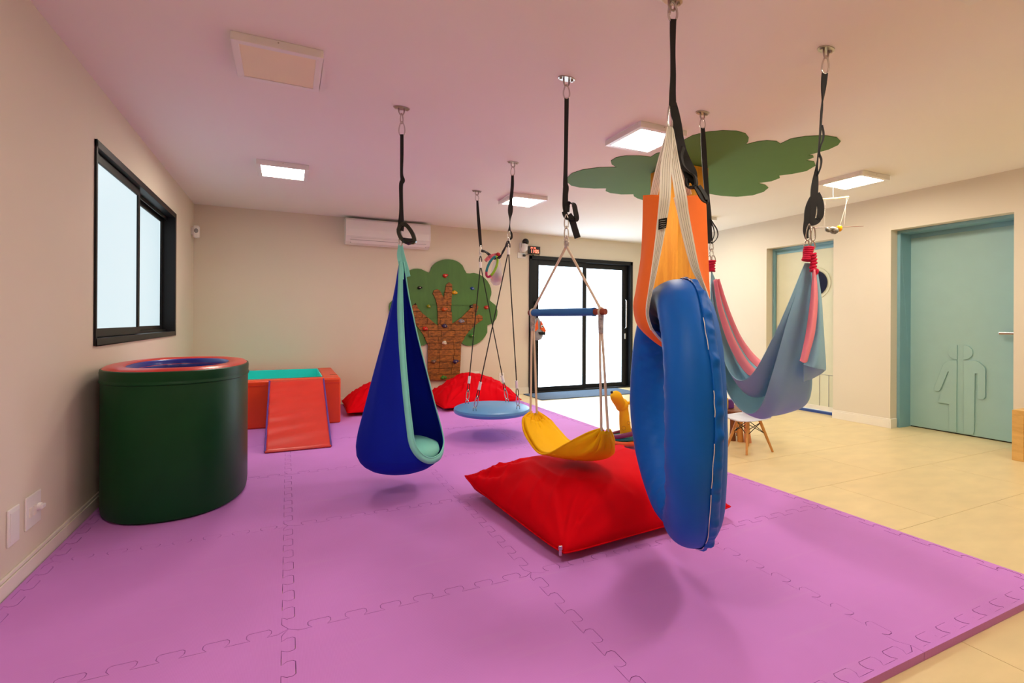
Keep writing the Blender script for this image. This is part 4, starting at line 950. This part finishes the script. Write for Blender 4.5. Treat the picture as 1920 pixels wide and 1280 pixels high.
# inner sheet: higher trough, its rim crosses in front of the pink lining
i0 = [F0, (1337, 590, 3.18), (1352, 655, 3.12), (1372, 702, 3.02), (1394, 713, 2.92), (1417, 694, 2.82), (1444, 645, 2.74), (1474, 580, 2.66), (1509, 493, 2.63)]
i1 = [F0, (1341, 590, 3.20), (1356, 655, 3.15), (1376, 710, 3.06), (1400, 738, 2.96), (1428, 730, 2.86), (1455, 668, 2.76), (1484, 590, 2.67), (1512, 493, 2.63)]
i2 = [F0, (1345, 585, 3.24), (1362, 650, 3.20), (1384, 705, 3.13), (1412, 738, 3.04), (1446, 735, 2.93), (1474, 680, 2.80), (1497, 600, 2.69), (1515, 493, 2.63)]
i3 = [F0, (1352, 580, 3.29), (1372, 640, 3.27), (1396, 685, 3.20), (1424, 712, 3.10), (1458, 712, 2.98), (1488, 668, 2.84), (1506, 600, 2.70), (1518, 493, 2.63)]
i4 = [F0, (1360, 572, 3.32), (1382, 630, 3.32), (1404, 668, 3.28), (1428, 690, 3.20), (1462, 684, 3.05), (1492, 645, 2.88), (1510, 590, 2.71), (1520, 493, 2.63)]
rows = ripple(loft([crv(c_) for c_ in (i0, i1, i2, i3, i4)], 8, 8), .006, 11, 1)
MB().grid(rows).build('inner_cloth', M_HAM, hm, smooth_=True, solid=.004)
# pink lining folds lying in the trough of the far half
for pl_, (aL, aR) in enumerate([([(1338, 525, 3.20), (1346, 580, 3.18), (1362, 635, 3.14), (1384, 680, 3.08), (1402, 702, 3.02), (1412, 704, 2.97)], [(1342, 525, 3.21), (1356, 580, 3.20), (1376, 632, 3.18), (1398, 672, 3.12), (1416, 692, 3.06), (1425, 694, 3.0)]),
                                ([(1343, 525, 3.22), (1359, 580, 3.21), (1379, 632, 3.19), (1400, 668, 3.14), (1417, 686, 3.08), (1424, 688, 3.03)], [(1347, 525, 3.24), (1366, 580, 3.25), (1386, 625, 3.25), (1406, 655, 3.21), (1424, 674, 3.15), (1432, 678, 3.08)])]):
    L1, R1 = crv(aL), crv(aR); mid_ = [(a + b_) / 2 - FH * .028 + Vector((0, 0, .006)) for a, b_ in zip(L1, R1)]
    lab(MB().grid(loft([L1, mid_, R1], 8, 8)).build('pink_lining', M_PINK, hm, smooth_=True, solid=.004), 'pink lining fold')
# near end: pink edge and pale flap hanging from the wrap
pk = [crv([(1524, 505, 2.60), (1520, 560, 2.58), (1512, 620, 2.57), (1504, 660, 2.56), (1500, 676, 2.56)]), crv([(1527, 505, 2.58), (1527, 560, 2.55), (1521, 620, 2.54), (1512, 665, 2.53), (1507, 680, 2.53)]), crv([(1529, 505, 2.60), (1533, 560, 2.59), (1528, 620, 2.58), (1518, 660, 2.58), (1513, 678, 2.58)])]
lab(MB().grid(loft(pk, 8, 6)).build('pink_edge', M_PINK, hm, smooth_=True, solid=.004), 'pink folded edge')
fl = [crv([(1526, 510, 2.62), (1528, 560, 2.62), (1524, 620, 2.62), (1512, 672, 2.62), (1506, 684, 2.62)]), crv([(1530, 510, 2.61), (1536, 560, 2.60), (1537, 620, 2.59), (1532, 676, 2.58), (1528, 690, 2.58)]), crv([(1533, 510, 2.62), (1540, 560, 2.64), (1544, 620, 2.65), (1548, 680, 2.66), (1548, 694, 2.66)])]
lab(MB().grid(loft(fl, 8, 6)).build('flap', M_HAM, hm, smooth_=True, solid=.004), 'pale hanging flap')
f2 = [crv([(1506, 683, 2.62), (1507, 700, 2.62), (1506, 716, 2.63)]), crv([(1528, 689, 2.60), (1524, 702, 2.64), (1514, 712, 2.68)]), crv([(1548, 693, 2.66), (1538, 701, 2.70), (1518, 712, 2.74)])]
MB().grid(loft(f2, 6, 6)).build('flap_fold', M_HAM, hm, smooth_=True, solid=.004)
f3 = [crv([(1504, 700, 2.66), (1509, 722, 2.70), (1519, 742, 2.80)]), crv([(1512, 706, 2.70), (1518, 722, 2.74), (1521, 740, 2.82)])]
# crimson cord wraps
def cord_wrap(pts, r, turns, label):
    P_ = smooth([at(*q) for q in pts], 10); b = MB(); L_ = len(P_)
    w_ = []
    n_ = turns * 14
    for i in range(n_ + 1):
        f_ = i / n_ * (L_ - 1); k_ = min(int(f_), L_ - 2); p = P_[k_].lerp(P_[k_ + 1], f_ - k_)
        tg = (P_[k_ + 1] - P_[k_]).normalized(); s1 = tg.cross(FH).normalized(); s2 = tg.cross(s1)
        a = 2 * pi * i / 14; w_.append(p + (s1 * cos(a) + s2 * sin(a)) * r * (1 + .08 * sin(i * .37)))
    b.tube(w_, .0065, 6); o_ = b.build('cord_wrap', M_CORD, hm, smooth_=True); lab(o_, label)
    MB().tube(P_, r, 12).build('gathered_end', M_CORD, hm, smooth_=True)
cord_wrap([(1517, 464, 2.62), (1515, 476, 2.62), (1513, 488, 2.62)], .020, 7, 'crimson cord wrap at the near end')
cord_wrap([(1524, 476, 2.60), (1526, 490, 2.60), (1524, 505, 2.60), (1532, 510, 2.60)], .012, 8, 'crimson cord tail')
cord_wrap([(1335, 489, 3.24), (1334, 498, 3.24), (1334, 508, 3.24)], .020, 4, 'crimson cord wrap at the far end')

# ================================================================== SOFT PLAY
# green oval ball pit ring against the left wall
gc = Vector((-.635, 3.83, MT)); ga, gb_ = .385, .545; GH = .845
gp = thing('padded_tub', 'tall dark green oval padded tub with a red rim by the left wall', 'ball pit', gc)
def oval_wall(b, prof, n=72, pw=2.3):
    rows = []
    for da, z in prof:
        r = []
        for k_ in range(n):
            a = 2 * pi * k_ / n; ca, sa = cos(a), sin(a)
            f_ = (abs(ca) ** pw + abs(sa) ** pw) ** (-1 / pw)
            r.append(gc + Vector(((ga + da) * ca * f_, (gb_ + da) * sa * f_, z)))
        rows.append(r)
    return b.grid(rows, closed_u=True)
oval_wall(MB(), [(-.02, .0), (-.004, .012), (0, .05), (0, GH - .075), (-.002, GH - .07)]).build('outer_wall', M_GREENV, gp, smooth_='auto')
oval_wall(MB(), [(.002, GH - .078), (.007, GH - .074), (.007, GH - .066), (.003, GH - .060), (.003, GH - .054), (.005, GH - .02), (.002, GH - .004), (-.006, GH)]).build('top_band', M_GREENV, gp, smooth_='auto')
oval_wall(MB(), [(-.004, GH - .003), (-.02, GH + .010), (-.06, GH + .016), (-.10, GH + .012), (-.128, GH - .004), (-.135, GH - .03)]).build('rim', M_REDV, gp, smooth_=True)
oval_wall(MB(), [(-.134, GH - .025), (-.137, GH - .2), (-.137, .08), (-.30, .06)]).build('inner_lining', M_NAVYV, gp, smooth_='auto')
# navy patch collar on the far side of the hole
oval_wall(MB(), [(-.118, GH + .006), (-.132, GH - .004), (-.1365, GH - .05)]).build('inner_edging', M_NAVYV, gp, smooth_=True)

# orange ball pool
px0, px1, py0, py1, ph_ = XL + .02, .541, 5.745, 7.05, .50
pp = thing('ball_pool', 'low rectangular orange padded ball pool with turquoise inside by the back wall', 'ball pool', ((px0 + px1) / 2, (py0 + py1) / 2, MT))
wt = .18; z1 = MT + ph_
MB().box(px0, px1, py0, py0 + wt, MT, z1).build('padded_wall', M_ORANGEV, pp, bevel=.018, smooth_='auto')
MB().box(px0, px1, py1 - .10, py1, MT, z1).build('padded_wall', M_ORANGEV, pp, bevel=.018, smooth_='auto')
MB().box(px1 - wt, px1, py0 + wt + .0, py1 - .10, MT, z1).build('padded_wall', M_ORANGEV, pp, bevel=.018, smooth_='auto')
MB().box(px0, px0 + wt, py0 + wt, py1 - .10, MT, z1).build('padded_wall', M_ORANGEV, pp, bevel=.018, smooth_='auto')
ix0, ix1, iy0, iy1 = px0 + wt, px1 - wt, py0 + wt, py1 - .10; tt = .012
lab(MB().box(ix0, ix1, iy0, iy0 + tt, MT + .03, z1 + .003).box(ix0, ix1, iy1 - tt, iy1, MT + .03, z1 + .003).box(ix0, ix0 + tt, iy0, iy1, MT + .03, z1 + .003).box(ix1 - tt, ix1, iy0, iy1, MT + .03, z1 + .003).build('lining', M_TURQ, pp, bevel=.004), 'turquoise lining')
lab(MB().box(ix0, ix1, iy0, iy1, MT + .02, MT + .33).build('pool_floor', M_TURQ, pp), 'turquoise floor pad')
lab(MB().box(px0, px1 - .01, py0 - .003, py0 + .001, z1 - .055, z1 - .050).build('seam', M_REDV, pp), 'dark seam')
q = on(627, 702, 2, z1); lab(MB().box(q.x - .05, q.x + .03, q.y - .02, q.y + .015, z1, z1 + .0015).build('printed_mark', mat('faint_brown_print', (120, 60, 30)), pp), 'small dark printed mark')
q = on(563, 708, 2, MT + .33)
tag(MB().ball((q.x, iy0 + .12, MT + .33 + .06 + .001), .06, 20).build('ball', M_WHITEPL, smooth_=True), 'white ball inside the turquoise pool', 'ball')

# red ramp with purple piping
rp = thing('padded_ramp', 'red padded foam ramp with purple sides leaning on the orange ball pool', 'ramp', (.1, 5.2, MT))
rx0, rx1, ry0, ry1, rz = -.17, .36, 4.665, 5.735, .525
rows = []
for i in range(41):
    f_ = i / 40; r = []
    for k_ in range(25):
        g_ = k_ / 24; x = rx0 + (rx1 - rx0) * g_; y = ry0 + (ry1 - ry0) * f_; z = MT + .012 + (rz - MT - .012) * f_
        sag = -.010 * sin(pi * g_) * sin(pi * f_)
        wr = .006 * sin(38 * f_ + 5 * (1 - g_) ** 2 + 2 * fract((x, y, 0), 3)) * (1 - g_) * sin(pi * f_) + .004 * fract((x * 2, y * 9, 1), 1.5) * sin(pi * g_)
        r.append(Vector((x, y, z + sag + wr)))
    rows.append(r)
b = MB().grid(rows); nn = 25 * 41
b.build('top_cover', M_REDV, rp, smooth_=True, solid=.004)
MB().prism([(rx0 + .002, ry0 + .01, MT), (rx0 + .002, ry1, MT), (rx0 + .002, ry1, rz - .016), (rx0 + .002, ry0, MT + .002)], (rx1 - rx0 - .004, 0, 0)).build('foam_wedge', mat('purple_vinyl', (88, 52, 150), rough=.45), rp)
for x in (rx0, rx1): lab(MB().tube([(x, ry0, MT + .012), (x, (ry0 + ry1) / 2, (MT + rz) / 2 + .008), (x, ry1, rz)], .008, 8).build('piping', MATS['purple_vinyl'], rp), 'purple piping')
MB().tube([(rx0, ry0, MT + .012), (rx1, ry0, MT + .012)], .010, 8).build('front_hem', M_REDV, rp)

# bean bags
def bean_bag(name, label, corners, H, seed, p=2.6, q=.55, crease=1.0, wide=.3, cap=.6, lifts=(0, 0, 0, 0), base=.05, peak=(0, 0), n=110, lump=1.0):
    A_, B2, C_, D_ = [Vector(c_) for c_ in corners]
    ctr = (A_ + B2 + C_ + D_) / 4
    o = thing(name, label, 'bean bag', (ctr.x, ctr.y, MT))
    rows = []
    for i in range(n + 1):
        v = -1 + 2 * i / n; r = []
        for k_ in range(n + 1):
            u_ = -1 + 2 * k_ / n
            # pinch the sides in a little so that corners stick out
            cr = .035 * abs(u_ * v) ** 6; pu, pv = u_ * (1 - .045 * (1 - v * v) - cr), v * (1 - .045 * (1 - u_ * u_) - cr)
            a, b_ = (pu + 1) / 2, (pv + 1) / 2
            P_ = A_ * (1 - a) * (1 - b_) + B2 * a * (1 - b_) + C_ * a * b_ + D_ * (1 - a) * b_
            e = (max(0, 1 - abs(u_) ** p) ** q) * (max(0, 1 - abs(v) ** p) ** q)
            w0 = Vector((P_.x, P_.y, seed))
            sw_ = .5 + .5 * e
            h_ = H * e * (.62 + .38 * math.exp(-((u_ - peak[0]) ** 2 + (v - peak[1]) ** 2) / wide))
            # angular facets of slack cloth
            fac = 0
            for j, (ang, off) in enumerate(((.55, .12), (1.25, -.25), (2.2, .32), (2.75, -.40), (.15, -.12), (1.75, .45))):
                t_ = u_ * cos(ang + seed) + v * sin(ang + seed) - off + .16 * noise.noise(w0 * 1.5 + Vector((j, 0, 0)))
                fac += -abs(t_) * .42
            h_ += lump * e * (.115 * fac + .112) * .8 + lump * .05 * noise.noise(w0 * 1.9) * e
            for cu, cv in ((-1, -1), (1, -1), (-1, 1), (1, 1)):
                dd_ = sqrt((u_ - cu) ** 2 + (v - cv) ** 2); th_ = atan2(v - cv, u_ - cu)
                h_ += crease * .011 * e * sin(th_ * 15 + seed * cu + cv + 1.5 * noise.noise(w0 * 2)) * math.exp(-((dd_ - .42) / .28) ** 2)
            rad = max(abs(u_), abs(v)); along = u_ if abs(v) > abs(u_) else v
            nearE = max(0, min(1, (rad - .55) / .35)) * (1 - max(0, (rad - .93) / .07))
            pleat = sin(along * 17 + 3 * noise.noise(w0 * 2 + Vector((0, 0, 3)))) * max(0, noise.noise(w0 * 3.3) + .25)
            rid = 1 - abs(noise.noise(Vector((u_ * 1.1 + v * .9, (v - u_) * 3.4, seed + 5)))) * 3.5
            rid2 = 1 - abs(noise.noise(Vector((u_ * 4.2 - v * 1.2, (v + u_) * 1.1, seed + 9)))) * 3.5
            h_ += crease * e * (.016 * nearE * pleat + .012 * max(0, rid) ** 2 + .010 * max(0, rid2) ** 2)
            z_ = base * (.5 + .5 * e) + h_
            z_ += lifts[0] * ((1 - a) * (1 - b_)) ** 3 + lifts[1] * (a * (1 - b_)) ** 3 + lifts[2] * (a * b_) ** 3 + lifts[3] * ((1 - a) * b_) ** 3
            if z_ > .62 * cap: z_ = .62 * cap + .38 * cap * math.tanh((z_ - .62 * cap) / (.38 * cap))
            r.append(Vector((P_.x, P_.y, MT + z_)))
        rows.append(r)
    b = MB().grid(rows)
    # lower half
    low = []
    for i in range(n + 1):
        v = -1 + 2 * i / n; r = []
        for k_ in range(n + 1):
            u_ = -1 + 2 * k_ / n; top = rows[i][k_]; e = max(0, 1 - abs(u_) ** 8) * max(0, 1 - abs(v) ** 8)
            f_ = 1 - .0 * e
            edge = (i in (0, n) or k_ in (0, n))
            r.append(top.copy() if edge else Vector((top.x + (ctr.x - top.x) * .06, top.y + (ctr.y - top.y) * .06, MT + base * .5 * (1 - e) ** .5 * .9 + .001)))
        low.append(r)
    b.grid(low)
    b.build('cover', M_RED, o, smooth_=True)
    # seam piping
    edge_pts = rows[0] + [r[-1] for r in rows[1:]] + rows[-1][::-1][1:] + [r[0] for r in rows[::-1][1:-1]]
    MB().tube(edge_pts, .004, 6, closed=True).build('seam', M_RED, o, smooth_=True)
    return o, rows
bb, rws = bean_bag('bean_bag', 'big square red bean bag cushion under the yellow sling in mid floor', [(1.165, 1.965, 0), (2.34, 2.02, 0), (2.42, 3.10, 0), (1.03, 3.05, 0)], .25, 3.0, peak=(.3, .3), p=7.0, q=.5, base=.10, crease=1.5, wide=.8, lump=1.3, cap=.285, lifts=(0, .03, .03, .085))
q = Vector((1.165, 1.99, MT + .075))
zp = MB().box(q.x - .006, q.x + .006, q.y - .006, q.y + .003, q.z - .035, q.z - .008).box(q.x - .008, q.x + .008, q.y - .008, q.y + .004, q.z - .008, q.z + .012).build('zip_pull', M_CHROME, bb, bevel=.002)
lab(zp, 'silver zip pull')
bean_bag('bean_bag', 'darker red bean bag slumped behind the pod swing next to the orange pool', [(.63, 6.02, 0), (1.72, 6.05, 0), (1.66, 7.02, 0), (.66, 7.04, 0)], .22, 9.0, peak=(-.1, .2), p=3.6, q=.6, crease=1.6, base=.10, wide=1.2)
bean_bag('bean_bag', 'wide red bean bag against the back wall under the climbing tree', [(1.76, 5.86, 0), (2.98, 6.12, 0), (3.04, 6.98, 0), (1.74, 7.02, 0)], .26, 5.0, peak=(-.2, .2), p=3.4, q=.6, crease=1.6, base=.10, wide=1.4)

# ================================================================== RIGHT-HAND FURNITURE AND TOYS
# bench
bn = thing('bench', 'light oak bench cut off at the right edge near the teal door', 'bench', (5.86, 1.5, 0))
bx0, bx1, by0, by1, bh = 5.65, 6.07, .85, 2.035, .43
MB().box(bx0, bx1, by0, by1, bh - .045, bh).build('seat', M_BENCH, bn, bevel=.003)
MB().box(bx0, bx1, by1 - .075, by1, 0, bh - .045).build('side_panel', M_BENCH, bn, bevel=.003)
MB().box(bx0, bx1, by0, by0 + .075, 0, bh - .045).build('side_panel', M_BENCH, bn, bevel=.003)
MB().box(bx1 - .02, bx1, by0 + .075, by1 - .075, .02, bh - .045).build('back_panel', M_BENCH, bn)

# child's chair
ch = thing('child_chair', "child's white shell chair with splayed wooden dowel legs under the cloth hammock", 'chair', (3.83, 3.2, 0))
legs = [(3.674, 3.056), (3.983, 3.037), (3.955, 3.275), (3.69, 3.29)]; cc = Vector((3.826, 3.17, 0)); sh = .285
tops = []
for lx, ly in legs:
    f = Vector((lx, ly, 0)); top = cc + (f - cc) * .48 + Vector((0, 0, sh - .01)); tops.append(top)
    MB().tube([f, f.lerp(top, .5), top], [.0095, .0125, .0145], 12).build('leg', M_BEECH, ch, smooth_='auto')
for i in range(4):
    f0, f1 = Vector((*legs[i], 0)), Vector((*legs[(i + 1) % 4], 0)); t0, t1 = tops[i], tops[(i + 1) % 4]
    MB().tube([f0.lerp(t0, .58), t1.lerp(f1, .06)], .0035, 6).tube([f1.lerp(t1, .58), t0.lerp(f0, .06)], .0035, 6).build('wire_brace', M_CAMBLACK, ch)
rows = []
for i in range(15):
    f_ = i / 14; r = []
    for k_ in range(15):
        g_ = k_ / 14 * 2 - 1
        if f_ < .6:
            s_ = f_ / .6; zz_ = sh - .004 + .022 * g_ * g_ + .012 * s_ * s_
            r.append(cc + Vector((-.15 + .27 * s_, g_ * (.150 + .01 * sin(pi * s_)), zz_)))
        else:
            s_ = (f_ - .6) / .4; r.append(cc + Vector((.12 + .05 * s_ - .03 * g_ * g_, g_ * (.155 - .04 * s_ * s_), sh + .008 + .25 * s_ + .022 * g_ * g_ * (1 - s_))))
    rows.append(r)
MB().grid(rows).build('seat_shell', mat('white_shell_plastic', (214, 222, 240), rough=.35), ch, smooth_=True, solid=.008)

# low toy table behind the chair
tb = thing('toy_table', 'low brown wooden toy table with thick round legs behind the white chair', 'table', (3.95, 3.75, 0))
tl = [Vector(q_) for q_ in ((4.0, 3.49, 0), (4.226, 3.606, 0), (4.04, 3.43, 0), (4.075, 3.375, 0))]
tz = .30
for i, (f, mt_) in enumerate(zip(tl, (M_DARKWOOD, M_DARKWOOD, M_BEECH, M_PEACH))):
    o_ = MB().tube([f, f + Vector((-.005 * i, 0, .12)), f + Vector((-.02 * (i == 3) - .005, 0, tz - .03))], [.030, .026, .022] if i < 3 else [.033, .028, .022], 14).build('leg', mt_, tb, smooth_='auto')
    if i == 3: lab(o_, 'peach coloured conical leg')
cx, cy = 4.10, 3.60
MB().prism([(cx + .24 * cos(2 * pi * i / 40), cy + .21 * sin(2 * pi * i / 40), tz - .035) for i in range(40)], (0, 0, .035)).build('table_top', M_DARKWOOD, tb, bevel=.004)
MB().tube([tl[0] + Vector((0, 0, .09)), tl[2] + Vector((0, 0, .09))], .010, 8).build('stretcher', M_BEECH, tb)
q = on(1369, 752, 1, cy)
q = Vector((cx - .06, cy, tz))
tx = thing('toy_box', 'small yellow and purple toy box standing on the low table beside the blue ring', 'toy', q)
MB().box(q.x - .11, q.x - .03, q.y - .05, q.y + .05, tz + .001, tz + .11).build('yellow_half', mat('toy_yellow', (240, 196, 20), rough=.4), tx, bevel=.006)
MB().box(q.x - .03, q.x + .05, q.y - .05, q.y + .05, tz + .001, tz + .09).build('purple_half', mat('toy_purple', (96, 40, 140), rough=.4), tx, bevel=.006)

# giraffe toy
dg = 4.48
G_ = lambda x, y, d=4.48: at(x, y, d)
gf = thing('giraffe_toy', 'yellow stuffed giraffe toy standing among coloured tubes behind the red bean bag', 'toy', (2.80, 3.65, MT))
M_GY = mat('yellow_plush', (240, 186, 6), rough=.85, bump=.3, bscale=40, bdist=.004)
MB().tube(smooth([G_(1176, 833), G_(1175, 824), G_(1173, 808), G_(1171, 790), G_(1170, 772), G_(1169, 760)], 4), [.062 - .0012 * i for i in range(21)], 18).build('neck', M_GY, gf, smooth_=True)
hd = MB().ball(G_(1166, 759), .060, 18, (1, 1, 1.05)).build('head', M_GY, gf, smooth_=True)
MB().tube(smooth([G_(1165, 760), G_(1160, 752, 4.43), G_(1155, 743, 4.40), G_(1151, 737, 4.38)], 4), [.05, .05, .05, .05, .05, .052, .053, .053, .052, .05, .045, .036, .022], 16).build('muzzle', M_GY, hd, smooth_=True)
lab(MB().ball(G_(1147, 735, 4.35), .013, 10).build('nose', M_CAMBLACK, hd, smooth_=True), 'black nose')
MB().tube([G_(1175, 756), G_(1181, 755), G_(1186, 755)], [.012, .016, .010], 10).build('horn', M_GY, hd, smooth_=True)
b = MB()
for (x, y, rr) in ((1167, 800, .018), (1179, 812, .02), (1168, 822, .016), (1180, 824, .018), (1176, 790, .014)):
    c0 = G_(x, y) - FH * .056
    b.tube([c0 + RH * rr * cos(a) + Vector((0, 0, rr * sin(a))) + FH * .0 for a in [2 * pi * i / 14 for i in range(14)]], .0022, 5, closed=True)
lab(b.build('ring_stitching', mat('mustard_thread', (200, 140, 10)), gf), 'stitched rings')
gx, gy = 2.80, 3.66
for (r_, z_, c_, nm, tz_) in ((.13, .09, (120, 40, 90), 'purple tube ring', .25), (.115, .055, (20, 150, 150), 'teal tube ring', .1), (.15, .03, (226, 90, 30), 'orange tube ring', 0)):
    lab(MB().tube([(gx + r_ * cos(a), gy + r_ * sin(a), MT + .022 + z_ + r_ * tz_ * sin(a + 2.5)) for a in [2 * pi * i / 36 for i in range(36)]], .020, 10, closed=True).build('tube_ring', mat('toy_' + nm.split()[0] + '_tube', c_, rough=.5), gf, smooth_=True), nm)

# balance mobile
dm = 4.9
Q = lambda x, y, d=4.9: at(x, y, d)
mo = thing('bird_mobile', 'small balance mobile with a striped bird hanging under the right-hand ceiling light', 'mobile', Q(1565, 400))
M_TH = mat('pale_thread', (240, 236, 226), rough=.6); M_STK = mat('pale_stick', (232, 206, 150), rough=.6)
MB().tube([Q(1536, 374), Q(1562, 372), Q(1591, 369)], .007, 8).build('upper_stick', M_STK, mo)
tpn = Q(1562, 372); MB().tube([tpn, Vector((tpn.x, tpn.y, ZC - .001))], .0012, 5).build('thread', M_TH, mo)
for a, c_ in (((1590, 371), (1575, 422)), ((1587, 371), (1583, 421)), ((1545, 375), (1547, 424)), ((1548, 375), (1545, 424))): MB().tube([Q(*a), Q(*c_)], .0010, 5).build('thread', M_TH, mo)
MB().tube([Q(1518, 427), Q(1550, 426), Q(1580, 425.5), Q(1619, 424)], [.006, .005, .003, .0015], 6).build('lower_rod', M_DARKWOOD, mo)
zb = mat('zebra_stripe_paint', (120, 116, 108), var=.9, scale=60, rough=.4)
MB().tube(smooth([Q(1549, 427), Q(1553, 432), Q(1560, 430), Q(1565, 433), Q(1571, 429)], 4), [.012, .015, .02, .02, .018, .02, .024, .028, .03, .032, .034, .034, .032, .03, .026, .02, .012], 12).build('striped_body', zb, mo, smooth_=True)
lab(MB().ball(Q(1574, 428), .026, 14, (1, 1, 1.3)).build('beak', mat('amber_glass', (244, 168, 10), rough=.15, emit=None), mo, smooth_=True), 'amber yellow head')
lab(MB().ball(Q(1568, 433), .020, 12).build('breast', M_WHITEPL, mo, smooth_=True), 'white breast')
